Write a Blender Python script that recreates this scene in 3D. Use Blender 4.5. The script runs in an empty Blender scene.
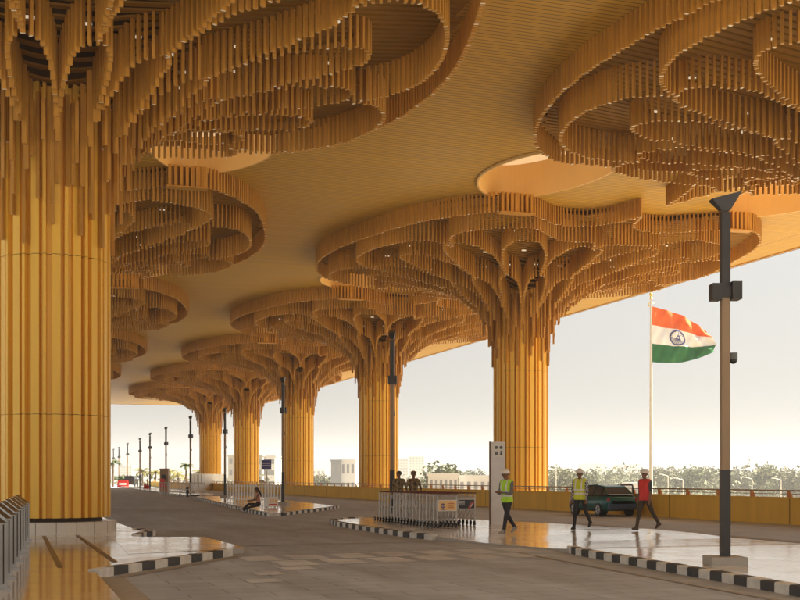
import bpy, bmesh, math, random
import numpy as np
from mathutils import Vector, Matrix
R = math.radians
pi = math.pi
rnd = random.Random(7)
S = bpy.context.scene
COL = S.collection

# ------------------------------------------------------------------ camera maths
F = 1178.0                      # focal length in photo pixels (800 wide)
TH = math.atan(392 / F)         # yaw of the camera to the right of the road
CT, ST = math.cos(TH), math.sin(TH)
EYE = 1.65
HZ = 478.0


def at(x, z, h=0.0):
    """ground point seen at photo column x and depth z"""
    xc = (x - 400) * z / F
    return Vector((z * ST + xc * CT, z * CT - xc * ST, h))


def G(x, y, h=0.0):
    """point of the ground (height h) seen at photo pixel x, y"""
    return at(x, F * (EYE - h) / (y - HZ), h)


# ------------------------------------------------------------------ materials
def new_mat(name):
    m = bpy.data.materials.new(name)
    m.use_nodes = True
    nt = m.node_tree
    b = nt.nodes['Principled BSDF']
    return m, nt, b


def N(nt, typ, **kw):
    n = nt.nodes.new(typ)
    for k, v in kw.items():
        if k in n.inputs.keys():
            n.inputs[k].default_value = v
        else:
            setattr(n, k, v)
    return n


def plain(name, col, rough=0.5, metal=0.0, var=0.18, scale=3.0, emit=None, es=0.0, bump=0.0, stretch=None):
    m, nt, b = new_mat(name)
    tc = N(nt, 'ShaderNodeTexCoord')
    mp = N(nt, 'ShaderNodeMapping')
    if stretch:
        mp.inputs['Scale'].default_value = stretch
    nt.links.new(tc.outputs['Object'], mp.inputs['Vector'])
    no = N(nt, 'ShaderNodeTexNoise', Scale=scale, Detail=5.0)
    nt.links.new(mp.outputs['Vector'], no.inputs['Vector'])
    mx = N(nt, 'ShaderNodeMix', data_type='RGBA')
    mx.inputs['A'].default_value = (*[c * (1 - var) for c in col], 1)
    mx.inputs['B'].default_value = (*[min(1, c * (1 + var)) for c in col], 1)
    nt.links.new(no.outputs['Fac'], mx.inputs['Factor'])
    nt.links.new(mx.outputs['Result'], b.inputs['Base Color'])
    b.inputs['Roughness'].default_value = rough
    b.inputs['Metallic'].default_value = metal
    if bump:
        bp = N(nt, 'ShaderNodeBump', Strength=bump, Distance=0.02)
        nt.links.new(no.outputs['Fac'], bp.inputs['Height'])
        nt.links.new(bp.outputs['Normal'], b.inputs['Normal'])
    if emit:
        b.inputs['Emission Color'].default_value = (*emit, 1)
        b.inputs['Emission Strength'].default_value = es
    return m


M = {}
GOLD = (0.60, 0.30, 0.055)
M['shaft'] = plain('golden_aluminium', (0.84, 0.50, 0.06), 0.38, 0.12, 0.10, 1.2, stretch=(6, 6, 0.5))
M['tube'] = plain('bamboo_tube', (0.46, 0.222, 0.030), 0.5, 0.0, 0.42, 2.2, stretch=(2.2, 2.2, 0.3))
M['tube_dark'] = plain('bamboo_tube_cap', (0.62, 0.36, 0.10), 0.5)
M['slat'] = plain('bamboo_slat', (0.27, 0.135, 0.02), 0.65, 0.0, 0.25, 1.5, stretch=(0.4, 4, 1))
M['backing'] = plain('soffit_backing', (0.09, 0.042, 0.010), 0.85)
M['led'] = plain('led_tip', (0.9, 0.8, 0.6), 0.5, emit=(1.0, 0.80, 0.5), es=0.02)
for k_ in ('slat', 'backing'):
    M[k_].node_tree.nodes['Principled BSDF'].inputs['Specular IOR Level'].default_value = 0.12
M['tube'].node_tree.nodes['Principled BSDF'].inputs['Specular IOR Level'].default_value = 0.3
M['lamp'] = plain('downlight_glow', (0.9, 0.85, 0.7), 0.5, emit=(1.0, 0.86, 0.6), es=0.13)
M['joint'] = plain('dark_joint', (0.05, 0.03, 0.015), 0.8)  # near-black brown of the joints, seams and shaft core
M['ocu'] = plain('oculus_panel', (0.72, 0.46, 0.16), 0.45, 0, 0.10, 0.6)
M['ocu_glow'] = plain('oculus_glow', (0.8, 0.6, 0.3), 0.5, emit=(1.0, 0.74, 0.40), es=0.16)  # glow added above the oculi to brighten their recess walls
M['fascia'] = plain('fascia_gold', (0.55, 0.30, 0.08), 0.5)
M['parapet'] = plain('parapet_ochre', (0.76, 0.46, 0.06), 0.75, 0, 0.22, 1.6, bump=0.1, stretch=(1, 1, 0.12))
M['orange'] = plain('bracket_orange', (0.62, 0.24, 0.05), 0.5)
M['bronze'] = plain('rail_bronze', (0.32, 0.19, 0.08), 0.4, 0.3)
M['post_dark'] = plain('post_charcoal', (0.045, 0.04, 0.037), 0.45, 0.2, 0.2)
M['post_tan'] = plain('post_tan', (0.33, 0.215, 0.115), 0.45, 0.1, 0.12)
M['steel'] = plain('brushed_steel', (0.30, 0.295, 0.285), 0.32, 0.9, 0.08, 4, stretch=(1, 1, 0.2))
M['steel_dull'] = plain('trolley_steel', (0.55, 0.535, 0.51), 0.42, 0.45, 0.15)
M['rubber'] = plain('black_rubber', (0.02, 0.02, 0.02), 0.7)
M['maroon'] = plain('handle_maroon', (0.12, 0.03, 0.025), 0.5)
M['white'] = plain('white_paint', (0.78, 0.77, 0.73), 0.5, 0, 0.06)
M['kerb_w'] = plain('kerb_white', (0.64, 0.61, 0.55), 0.7, 0, 0.38, 5)
M['kerb_b'] = plain('kerb_black', (0.05, 0.048, 0.046), 0.7, 0, 0.6, 5)
M['conc'] = plain('concrete', (0.40, 0.37, 0.33), 0.75, 0, 0.15, 5, bump=0.2)
M['granite_w'] = plain('plinth_granite', (0.66, 0.62, 0.55), 0.22, 0, 0.08, 14)
M['yellowad'] = plain('board_yellow', (0.85, 0.55, 0.22), 0.5)
M['darkad'] = plain('board_black', (0.03, 0.03, 0.035), 0.4)
M['ink_blue'] = plain('ink_blue', (0.05, 0.06, 0.22), 0.5)
M['ink_red'] = plain('ink_red', (0.5, 0.08, 0.06), 0.5)
M['sign_blue'] = plain('sign_blue', (0.07, 0.07, 0.26), 0.4)
M['totem'] = plain('totem_grey', (0.74, 0.73, 0.73), 0.35, 0.0)
M['totem_side'] = plain('totem_side', (0.16, 0.10, 0.05), 0.4)
M['hivis'] = plain('hivis_lime', (0.45, 0.80, 0.03), 0.7)
M['hivis_y'] = plain('hivis_yellow', (0.62, 0.68, 0.04), 0.7)
M['reflect'] = plain('reflective_tape', (0.75, 0.76, 0.72), 0.35)
M['redvest'] = plain('vest_red', (0.72, 0.045, 0.04), 0.7)
M['navy'] = plain('cloth_navy', (0.025, 0.024, 0.028), 0.85)
M['slate'] = plain('cloth_slate', (0.075, 0.085, 0.10), 0.85)
M['brown'] = plain('cloth_brown', (0.06, 0.045, 0.03), 0.85)
M['grey'] = plain('cloth_grey', (0.16, 0.16, 0.15), 0.85)
M['skin'] = plain('skin_brown', (0.23, 0.115, 0.065), 0.55)
M['hair'] = plain('hair_black', (0.012, 0.010, 0.009), 0.5)
M['shoe'] = plain('shoe_brown', (0.06, 0.045, 0.035), 0.6)
M['shoe_l'] = plain('shoe_grey', (0.28, 0.26, 0.24), 0.6)
M['helmet'] = plain('helmet_white', (0.80, 0.78, 0.72), 0.35, 0, 0.03)
M['peach'] = plain('cloth_peach', (0.62, 0.30, 0.18), 0.85)
M['palewrap'] = plain('cloth_pale', (0.55, 0.52, 0.50), 0.85)
M['eye'] = plain('eye_dark', (0.01, 0.008, 0.007), 0.3)
M['carpaint'] = plain('car_teal', (0.015, 0.11, 0.11), 0.25, 0.2, 0.3, 1.5)
M['carblue'] = plain('car_bumper_blue', (0.03, 0.06, 0.13), 0.35, 0.1)
M['blackplastic'] = plain('black_plastic', (0.018, 0.018, 0.018), 0.45)
M['rim'] = plain('alloy_rim', (0.45, 0.45, 0.45), 0.3, 0.8)
M['tail'] = plain('tail_lamp', (0.35, 0.02, 0.02), 0.25)
M['headl'] = plain('lamp_clear', (0.75, 0.75, 0.72), 0.2)
M['plate'] = plain('number_plate', (0.75, 0.70, 0.50), 0.5)
M['saffron'] = plain('flag_saffron', (0.80, 0.135, 0.018), 0.8, 0, 0.08)
M['flagwhite'] = plain('flag_white', (0.82, 0.80, 0.76), 0.8, 0, 0.05)
M['flaggreen'] = plain('flag_green', (0.008, 0.13, 0.03), 0.8, 0, 0.12)
M['goldfinial'] = plain('finial_gold', (0.7, 0.5, 0.12), 0.3, 0.8)
M['polewhite'] = plain('flagpole_white', (0.62, 0.58, 0.50), 0.4)
M['bark'] = plain('bark', (0.17, 0.12, 0.08), 0.9, 0, 0.3, 6)
M['leaf'] = plain('leaf_green', (0.12, 0.135, 0.06), 0.7, 0, 0.5, 0.35)
M['leaf_b'] = plain('leaf_olive', (0.15, 0.15, 0.075), 0.7, 0, 0.5, 0.3)
M['palm'] = plain('palm_leaf', (0.06, 0.10, 0.025), 0.6, 0, 0.4, 2)
M['palm_y'] = plain('palm_leaf_yellow', (0.22, 0.20, 0.05), 0.6, 0, 0.3, 2)
M['red'] = plain('red_plastic', (0.60, 0.03, 0.025), 0.5)
M['bld_white'] = plain('building_white', (0.66, 0.64, 0.60), 0.8, 0, 0.06, 0.2)
M['bld_cream'] = plain('building_cream', (0.50, 0.46, 0.39), 0.8, 0, 0.08, 0.2)
M['bld_grey'] = plain('building_grey', (0.22, 0.23, 0.25), 0.7, 0, 0.1, 0.2)
M['farglass'] = plain('far_window', (0.24, 0.24, 0.24), 0.3)  # paler than the near dark glass: distance fade put into the colour
M['glassdark'] = plain('dark_glass', (0.05, 0.06, 0.07), 0.1)
M['hoard'] = plain('hoarding_white', (0.70, 0.68, 0.62), 0.6, 0, 0.08, 0.6)
M['stain'] = plain('rust_stain', (0.20, 0.16, 0.13), 0.8)


def camo():
    m, nt, b = new_mat('camouflage_cloth')
    tc = N(nt, 'ShaderNodeTexCoord')
    no = N(nt, 'ShaderNodeTexNoise', Scale=11.0, Detail=2.0)
    nt.links.new(tc.outputs['Object'], no.inputs['Vector'])
    cr = N(nt, 'ShaderNodeValToRGB')
    cr.color_ramp.interpolation = 'CONSTANT'
    e = cr.color_ramp.elements
    e[0].position = 0; e[0].color = (0.06, 0.045, 0.022, 1)
    e[1].position = 0.42; e[1].color = (0.27, 0.18, 0.09, 1)
    x = e.new(0.52); x.color = (0.12, 0.115, 0.055, 1)
    x = e.new(0.60); x.color = (0.38, 0.28, 0.16, 1)
    nt.links.new(no.outputs['Fac'], cr.inputs['Fac'])
    nt.links.new(cr.outputs['Color'], b.inputs['Base Color'])
    b.inputs['Roughness'].default_value = 0.9
    return m


def checked():
    m, nt, b = new_mat('checked_shirt')
    tc = N(nt, 'ShaderNodeTexCoord')
    ch = N(nt, 'ShaderNodeTexChecker', Scale=22.0)
    ch.inputs['Color1'].default_value = (0.55, 0.55, 0.58, 1)
    ch.inputs['Color2'].default_value = (0.05, 0.055, 0.09, 1)
    nt.links.new(tc.outputs['Object'], ch.inputs['Vector'])
    nt.links.new(ch.outputs['Color'], b.inputs['Base Color'])
    b.inputs['Roughness'].default_value = 0.85
    return m


M['camo'] = camo()
M['check'] = checked()


def brick_mat(name, c1, c2, mortar, w, h, msize, rough, rvar=0.0, rot=0.0, offset=0.5, nscale=0.5, nvar=0.25, bump=0.15, spec=0.5, streak=None):
    m, nt, b = new_mat(name)
    tc = N(nt, 'ShaderNodeTexCoord')
    mp = N(nt, 'ShaderNodeMapping')
    mp.inputs['Rotation'].default_value = (0, 0, rot)
    nt.links.new(tc.outputs['Object'], mp.inputs['Vector'])
    br = N(nt, 'ShaderNodeTexBrick', Scale=1.0, offset=offset)
    br.inputs['Color1'].default_value = (*c1, 1)
    br.inputs['Color2'].default_value = (*c2, 1)
    br.inputs['Mortar'].default_value = (*mortar, 1)
    br.inputs['Brick Width'].default_value = w
    br.inputs['Row Height'].default_value = h
    br.inputs['Mortar Size'].default_value = msize
    nt.links.new(mp.outputs['Vector'], br.inputs['Vector'])
    no = N(nt, 'ShaderNodeTexNoise', Scale=nscale, Detail=7.0, Roughness=0.6)
    mp2 = N(nt, 'ShaderNodeMapping')
    if streak:
        mp2.inputs['Scale'].default_value = streak
    nt.links.new(tc.outputs['Object'], mp2.inputs['Vector'])
    nt.links.new(mp2.outputs['Vector'], no.inputs['Vector'])
    mr = N(nt, 'ShaderNodeMapRange')
    mr.inputs['From Min'].default_value = 0.3
    mr.inputs['From Max'].default_value = 0.7
    mr.inputs['To Min'].default_value = 1 - nvar
    mr.inputs['To Max'].default_value = 1 + nvar
    nt.links.new(no.outputs['Fac'], mr.inputs['Value'])
    mul = N(nt, 'ShaderNodeMix', data_type='RGBA', blend_type='MULTIPLY')
    mul.inputs['Factor'].default_value = 1
    nt.links.new(br.outputs['Color'], mul.inputs['A'])
    nt.links.new(mr.outputs['Result'], mul.inputs['B'])
    nt.links.new(mul.outputs['Result'], b.inputs['Base Color'])
    rr = N(nt, 'ShaderNodeMapRange')
    rr.inputs['From Min'].default_value = 0.3
    rr.inputs['From Max'].default_value = 0.7
    rr.inputs['To Min'].default_value = max(0.02, rough - rvar)
    rr.inputs['To Max'].default_value = rough + rvar
    nt.links.new(no.outputs['Fac'], rr.inputs['Value'])
    nt.links.new(rr.outputs['Result'], b.inputs['Roughness'])
    b.inputs['Specular IOR Level'].default_value = spec
    if bump:
        bp = N(nt, 'ShaderNodeBump', Strength=bump, Distance=0.01)
        ad = N(nt, 'ShaderNodeMath', operation='SUBTRACT')
        nt.links.new(no.outputs['Fac'], ad.inputs[0])
        nt.links.new(br.outputs['Fac'], ad.inputs[1])
        nt.links.new(ad.outputs[0], bp.inputs['Height'])
        nt.links.new(bp.outputs['Normal'], b.inputs['Normal'])
    return m


M['road'] = brick_mat('road_pavers', (0.355, 0.395, 0.455), (0.40, 0.445, 0.51), (0.24, 0.265, 0.30), 1.2, 0.6, 0.016, 0.62, 0.1, nscale=0.9, nvar=0.26, bump=0.15, streak=(1.0, 0.16, 1))
M['paving'] = brick_mat('polished_granite', (0.74, 0.72, 0.67), (0.80, 0.78, 0.73), (0.42, 0.40, 0.36), 1.2, 0.6, 0.012, 0.13, 0.06, nscale=1.2, nvar=0.10, bump=0.02, spec=0.7, rot=pi / 2)
M['paving'].node_tree.nodes['Principled BSDF'].inputs['IOR'].default_value = 2.2
M['paving_tan'] = brick_mat('polished_granite_tan', (0.44, 0.34, 0.22), (0.48, 0.37, 0.245), (0.25, 0.19, 0.12), 0.9, 0.9, 0.008, 0.11, 0.05, nscale=1.2, nvar=0.10, bump=0.02, spec=0.8, offset=0.0)
M['block_lt'] = brick_mat('light_block', (0.54, 0.57, 0.61), (0.58, 0.61, 0.65), (0.42, 0.44, 0.47), 0.6, 0.3, 0.008, 0.6, 0.1, nscale=0.8, nvar=0.2)
M['line'] = plain('worn_line_paint', (0.42, 0.40, 0.36), 0.7, 0, 0.35, 9)
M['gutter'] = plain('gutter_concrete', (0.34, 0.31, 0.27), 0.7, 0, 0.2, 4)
M['ceil'] = brick_mat('ceiling_slats', (0.50, 0.278, 0.028), (0.555, 0.31, 0.033), (0.17, 0.09, 0.010), 40.0, 0.24, 0.022, 0.5, 0.08, nscale=1.0, nvar=0.10, bump=0.35, spec=0.25, streak=(0.15, 2.5, 1), offset=0.0)
M['terrain'] = plain('dry_ground', (0.46, 0.39, 0.29), 0.95, 0, 0.35, 0.03)
M['field'] = plain('dry_scrub', (0.20, 0.19, 0.09), 0.95, 0, 0.5, 0.12)


# ------------------------------------------------------------------ mesh builder
class MB:
    def __init__(self):
        self.v = []; self.f = []; self.m = []; self.mats = []

    def mi(self, mat):
        if mat not in self.mats:
            self.mats.append(mat)
        return self.mats.index(mat)

    def add(self, verts, faces, mat):
        o = len(self.v); k = self.mi(mat)
        self.v += [tuple(p) for p in verts]
        self.f += [tuple(i + o for i in f) for f in faces]
        self.m += [k] * len(faces)

    def box(self, c, s, mat, rz=0.0, rx=0.0, ry=0.0):
        hx, hy, hz = s[0] / 2, s[1] / 2, s[2] / 2
        mt = Matrix.Translation(c) @ Matrix.Rotation(rz, 4, 'Z') @ Matrix.Rotation(ry, 4, 'Y') @ Matrix.Rotation(rx, 4, 'X')
        vs = [mt @ Vector((x, y, z)) for z in (-hz, hz) for x, y in ((-hx, -hy), (hx, -hy), (hx, hy), (-hx, hy))]
        self.add(vs, [(3, 2, 1, 0), (4, 5, 6, 7), (0, 1, 5, 4), (1, 2, 6, 5), (2, 3, 7, 6), (3, 0, 4, 7)], mat)

    def tube(self, p0, p1, r0, r1, mat, n=8, cap=True):
        p0 = Vector(p0); p1 = Vector(p1)
        d = (p1 - p0).normalized()
        a = Vector((0, 0, 1)) if abs(d.z) < 0.9 else Vector((1, 0, 0))
        u = d.cross(a).normalized(); w = d.cross(u)
        vs = []
        for p, r in ((p0, r0), (p1, r1)):
            for i in range(n):
                t = 2 * pi * i / n
                vs.append(p + u * (r * math.cos(t)) + w * (r * math.sin(t)))
        fs = [(i, (i + 1) % n, n + (i + 1) % n, n + i) for i in range(n)]
        if cap:
            fs += [tuple(range(n - 1, -1, -1)), tuple(range(n, 2 * n))]
        self.add(vs, fs, mat)

    def path(self, pts, r, mat, n=6):
        for a, b in zip(pts, pts[1:]):
            self.tube(a, b, r, r, mat, n)

    def ell(self, c, s, mat, nu=10, nv=7, half=False):
        vs = []; fs = []
        lo = 0 if half else -pi / 2
        for j in range(nv + 1):
            ph = lo + (pi / 2 - lo) * j / nv
            for i in range(nu):
                t = 2 * pi * i / nu
                vs.append((c[0] + s[0] * math.cos(ph) * math.cos(t), c[1] + s[1] * math.cos(ph) * math.sin(t), c[2] + s[2] * math.sin(ph)))
        for j in range(nv):
            for i in range(nu):
                fs.append((j * nu + i, j * nu + (i + 1) % nu, (j + 1) * nu + (i + 1) % nu, (j + 1) * nu + i))
        self.add(vs, fs, mat)

    def prism(self, poly, z0, z1, mat, side=None):
        n = len(poly)
        vs = [(x, y, z0) for x, y in poly] + [(x, y, z1) for x, y in poly]
        self.add(vs, [tuple(range(n, 2 * n))], mat)
        vs2 = list(vs)
        self.add(vs2, [(i, (i + 1) % n, n + (i + 1) % n, n + i) for i in range(n)], side or mat)

    def mesh(self, name, smooth=False):
        me = bpy.data.meshes.new(name)
        me.from_pydata(self.v, [], self.f)
        for mt in self.mats:
            me.materials.append(mt)
        me.polygons.foreach_set('material_index', self.m)
        if smooth:
            me.polygons.foreach_set('use_smooth', [True] * len(self.f))
        me.update()
        return me

    def build(self, name, parent=None, smooth=False, loc=None, rz=None):
        return link(name, self.mesh(name, smooth), parent, loc, rz)


def link(name, me, parent=None, loc=None, rz=None):
    o = bpy.data.objects.new(name, me)
    COL.objects.link(o)
    if parent:
        o.parent = parent
    if loc is not None:
        o.location = loc
    if rz is not None:
        o.rotation_euler = (0, 0, rz)
    return o


def tag(o, label=None, cat=None, group=None, kind=None):
    if label: o['label'] = label
    if cat: o['category'] = cat
    if group: o['group'] = group
    if kind: o['kind'] = kind
    return o


def thing(name, label, cat, loc=(0, 0, 0), rz=0.0, group=None):
    o = link(name, None, None, loc, rz)
    o.empty_display_size = 0.2
    return tag(o, label, cat, group)


KIDS = {}


def kids(o):
    return [c for c in bpy.data.objects if c.parent == o]


def dup(root, loc, rz=0.0, label=None, skip=(), scale=None, tree=None):
    r = root.copy(); COL.objects.link(r)
    r.location = loc; r.rotation_euler = (0, 0, rz)
    if scale is not None:
        r.scale = scale
    if label: r['label'] = label
    for ch in (tree if tree is not None else kids(root)):
        if ch.name.split('.')[0] in skip:
            continue
        c = ch.copy(); COL.objects.link(c); c.parent = r
        for g in kids(ch):
            d = g.copy(); COL.objects.link(d); d.parent = c
    return r


def struct(o):
    o['kind'] = 'structure'
    return o


# ------------------------------------------------------------------ ground
g = MB()
g.add([(-3000, -800, -8), (4000, -800, -8), (4000, 6000, -8), (-3000, 6000, -8)], [(0, 1, 2, 3)], M['terrain'])
struct(g.build('ground'))
g = MB()
g.add([(27.5, -40, 0), (27.5, 420, 0), (-60, 420, 0), (-60, -40, 0)], [(0, 1, 2, 3)], M['road'])
g.add([(27.5, -40, 0), (27.5, -40, -1.6), (27.5, 420, -1.6), (27.5, 420, 0)], [(0, 1, 2, 3)], M['conc'])
g.add([(-60, 420, 0), (27.5, 420, 0), (27.5, 420, -8), (-60, 420, -8)], [(0, 1, 2, 3)], M['conc'])
struct(g.build('road'))

# crossing pattern of lighter blocks and worn lines laid as thin sheets
g = MB()
A0 = Vector((4.3, 24.4)); A1 = Vector((11.8, 25.6)); dx = (A1 - A0).normalized(); dy = Vector((-dx.y, dx.x))
for i in range(7):
    for j in range(2):
        w = 0.74
        o = A0 + dx * (i * 1.04 + 0.16 * j) - dy * (1.5 * j + 1.4)
        y1 = 1.38
        if o.x + w > 11.5:
            continue
        q = [o, o + dx * w, o + dx * w + Vector((0, y1)), o + Vector((0, y1))]
        g.add([(p.x, p.y, 0.004) for p in q], [(0, 1, 2, 3)], M['block_lt'])
for x, y, w in ((4.7, 20.6, 0.6), (4.0, 19.6, 0.5), (3.6, 18.2, 0.55)):
    g.add([(x, y, 0.0065), (x + w, y + .1, 0.0065), (x + w, y + 0.75, 0.0065), (x, y + 0.65, 0.0065)], [(0, 1, 2, 3)], M['block_lt'])
struct(g.build('crossing_blocks'))
g = MB()


def strip(p, q, w, mat, z=0.008):
    p = Vector(p); q = Vector(q)
    d = (q - p).normalized(); n = Vector((-d.y, d.x)) * (w / 2)
    g.add([(*(p - n), z), (*(q - n), z), (*(q + n), z), (*(p + n), z)], [(0, 1, 2, 3)], mat)


for k in range(16):
    strip((4.6 + k * 0.37, 36.6 + k * 0.02), (4.6 + k * 0.37 + 0.26, 36.6 + k * 0.02), 0.28, M['line'])
strip((4.4, 28.2), (11.0, 28.8), 0.12, M['line'])
strip((1.62, 12.0), (1.62, 20.1), 0.42, M['gutter'])
strip((1.75, 20.0), (4.6, 24.55), 0.22, M['gutter'])
strip((9.7, 12.0), (10.7, 24.0), 0.12, M['gutter'])
strip((3.75, 36.0), (3.95, 160.0), 0.12, M['line'])
for k in range(12):
    strip((7.2 + 0.02 * k, 48 + k * 9), (7.2 + 0.02 * k, 51 + k * 9), 0.14, M['line'])
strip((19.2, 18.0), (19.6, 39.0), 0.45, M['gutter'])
struct(g.build('road_marking'))


# islands: sections (Y, left X, right X, height)
def island(secs, mat):
    m = MB()
    for (y0, l0, r0, z0), (y1, l1, r1, z1) in zip(secs, secs[1:]):
        m.add([(l0, y0, z0), (r0, y0, z0), (r1, y1, z1), (l1, y1, z1)], [(0, 1, 2, 3)], mat)
        m.add([(l0, y0, z0), (l1, y1, z1), (l1, y1, -.02), (l0, y0, -.02)], [(0, 1, 2, 3)], M['conc'])
        m.add([(r0, y0, z0), (r0, y0, -.02), (r1, y1, -.02), (r1, y1, z1)], [(0, 1, 2, 3)], M['conc'])
    for (y, l, r, z), fl in ((secs[0], 0), (secs[-1], 1)):
        m.add([(l, y, z), (r, y, z), (r, y, -.02), (l, y, -.02)], [(0, 1, 2, 3)], M['conc'])
    return struct(m.build('pavement'))


H = 0.12
island([(9.0, 10.0, 18.3, H), (13.7, 10.5, 18.4, H), (17, 10.95, 18.5, H), (20, 11.3, 18.55, H), (22.8, 11.6, 18.6, H), (24.6, 11.9, 18.6, 0.03),
        (27.3, 11.3, 18.6, 0.03), (29, 10.9, 18.5, 0.09), (31.3, 10.6, 18.3, H), (33, 10.6, 18.0, H), (36, 10.65, 17.4, H), (39.0, 10.8, 16.8, H), (41.5, 11.2, 15.9, H), (43, 12.0, 15.0, H), (43.6, 13.0, 14.2, H)], M['paving'])
island([(50.2, 10.7, 11.2, H), (54, 10.9, 13.1, H), (58, 11.2, 15.2, H), (62.0, 11.5, 17.0, H), (70, 12.2, 17.6, H), (85, 13.4, 18.5, H), (97, 14.4, 19.4, H), (99, 15.5, 18.4, H)], M['paving'])
island([(104, 14.8, 16.8, H), (112, 14.9, 18.6, H), (130, 15.5, 20.0, H), (152, 16.3, 21.0, H), (190, 18, 22, H), (230, 20, 23, H), (236, 21, 22, H)], M['paving'])
# left pavement by the big column
m = MB()
poly = [(-14, -20), (1.2, -20), (1.35, 16.3), (1.35, 20.3), (4.2, 24.9), (4.95, 25.8), (4.85, 30.6), (3.3, 31.2), (3.1, 32.0), (-14, 32.0)]
m.prism([(x, y) for x, y in poly], -0.02, H, M['paving_tan'], M['conc'])
m.prism([(-14, 32.0), (3.1, 32.0), (3.3, 33.4), (3.75, 34.1), (3.6, 36), (3.4, 60), (3.4, 230), (-14, 230)], -0.02, H - 0.001, M['paving'], M['conc'])
struct(m.build('pavement'))
m = MB()     # polished pale slab of the landing right of the plinth, with its two drain channels
m.add([(2.3, 24.2, H + .004), (4.05, 24.95, H + .004), (4.8, 25.9, H + .004), (4.72, 30.4, H + .004), (2.5, 30.6, H + .004)], [(0, 1, 2, 3, 4)], M['paving'])
struct(m.build('landing_paving'))
m = MB()
for (a, b) in (((0.9, 32.4), (0.85, 21.0)), ((1.75, 32.6), (1.85, 22.0))):
    a = Vector(a); b = Vector(b); d = (b - a).normalized(); n = Vector((-d.y, d.x)) * 0.05
    m.add([(*(a - n), H + .008), (*(b - n), H + .008), (*(b + n), H + .008), (*(a + n), H + .008)], [(0, 1, 2, 3)], M['totem_side'])
struct(m.build('drain_channel'))


def kerb(pts, block, name='kerb', h=0.15, w=0.2):
    pts = [Vector(p) for p in pts]
    segs = [(b - a).length for a, b in zip(pts, pts[1:])]
    tot = sum(segs)
    n = max(1, round(tot / block))

    def P(s):
        for a, b, l in zip(pts, pts[1:], segs):
            if s <= l + 1e-6:
                return a + (b - a) * (s / l)
            s -= l
        return pts[-1]
    m = MB()
    for i in range(n):
        a = P(tot * i / n); b = P(tot * (i + 1) / n)
        d = (b - a).normalized(); nn = Vector((-d.y, d.x)) * w
        mat = M['kerb_b'] if i % 2 else M['kerb_w']
        g_ = 0.004
        a2 = a + d * g_; b2 = b - d * g_
        c = 0.018
        n1 = Vector((-d.y, d.x)) * c
        hh = h + rnd.uniform(-.003, .003)
        m.add([(*a2, -.01), (*b2, -.01), (*b2, hh - c), (*a2, hh - c), (*(b2 + n1), hh), (*(a2 + n1), hh), (*(b2 + nn), hh), (*(a2 + nn), hh), (*(b2 + nn), 0), (*(a2 + nn), 0)],
              [(0, 1, 2, 3), (3, 2, 4, 5), (5, 4, 6, 7), (7, 6, 8, 9), (0, 3, 5, 7, 9), (1, 8, 6, 4, 2)], mat)
    return struct(m.build(name))


kerb([(11.75, 23.6), (11.5, 22.6), (11.2, 20.0), (10.85, 17.0), (10.4, 13.7), (9.9, 9.0)], 0.42)
kerb([(12.9, 43.75), (11.9, 43.1), (11.1, 41.6), (10.7, 39.0), (10.55, 36), (10.5, 33), (10.5, 31.3), (10.7, 29.5)], 0.46)
kerb([(17.0, 62.2), (15.2, 58.2), (13.1, 54.2), (11.2, 50.3), (10.6, 50.1)], 0.6)
kerb([(14.3, 97), (13.3, 85), (12.1, 70), (11.4, 62), (11.1, 58), (10.8, 54), (10.6, 50.15)], 0.6)
kerb([(16.2, 152), (15.4, 130), (14.8, 112), (14.7, 104), (16.8, 103.9)], 0.8)
kerb([(4.35, 24.9), (1.25, 20.1)], 0.515)
kerb([(3.55, 36.2), (3.85, 34.2), (3.4, 33.3), (3.15, 32.1)], 0.45)

# ------------------------------------------------------------------ roof with oculi
ZC = 14.65
DS = 27.3
Y0 = 34.6          # the nearest bay
XR, XL = 27.9, 1.23
OC = [(1.8, 5.7), (1.9, 6.6), (0.6, 7.9), (-1.5, 8.7), (-4.0, 8.5), (-6.0, 7.4), (-6.7, 5.7), (-5.7, 4.3), (-3.6, 3.7), (-1.2, 4.0), (0.7, 4.8)]


def smooth_closed(pts, n=6):
    out = []
    L = len(pts)
    for i in range(L):
        p0, p1, p2, p3 = (Vector(pts[(i + k - 1) % L]) for k in range(4))
        for j in range(n):
            t = j / n
            out.append(0.5 * ((2 * p1) + (p2 - p0) * t + (2 * p0 - 5 * p1 + 4 * p2 - p3) * t * t + (3 * p1 - p0 - 3 * p2 + p3) * t ** 3))
    return out


OCS = smooth_closed(OC, 5)
RX0, RX1, RY0, RY1 = -13.5, 42.2, 1.0, 212.0
roof = thing('terminal_roof', 'vast bamboo slatted roof over the forecourt carried by the tree columns', 'roof', (0, 0, 0))
cu = bpy.data.curves.new('ceiling_outline', 'CURVE')
cu.dimensions = '2D'; cu.fill_mode = 'BOTH'


def spl(pts):
    s = cu.splines.new('POLY')
    s.points.add(len(pts) - 1)
    for p, q in zip(s.points, pts):
        p.co = (q[0], q[1], 0, 1)
    s.use_cyclic_u = True


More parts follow.
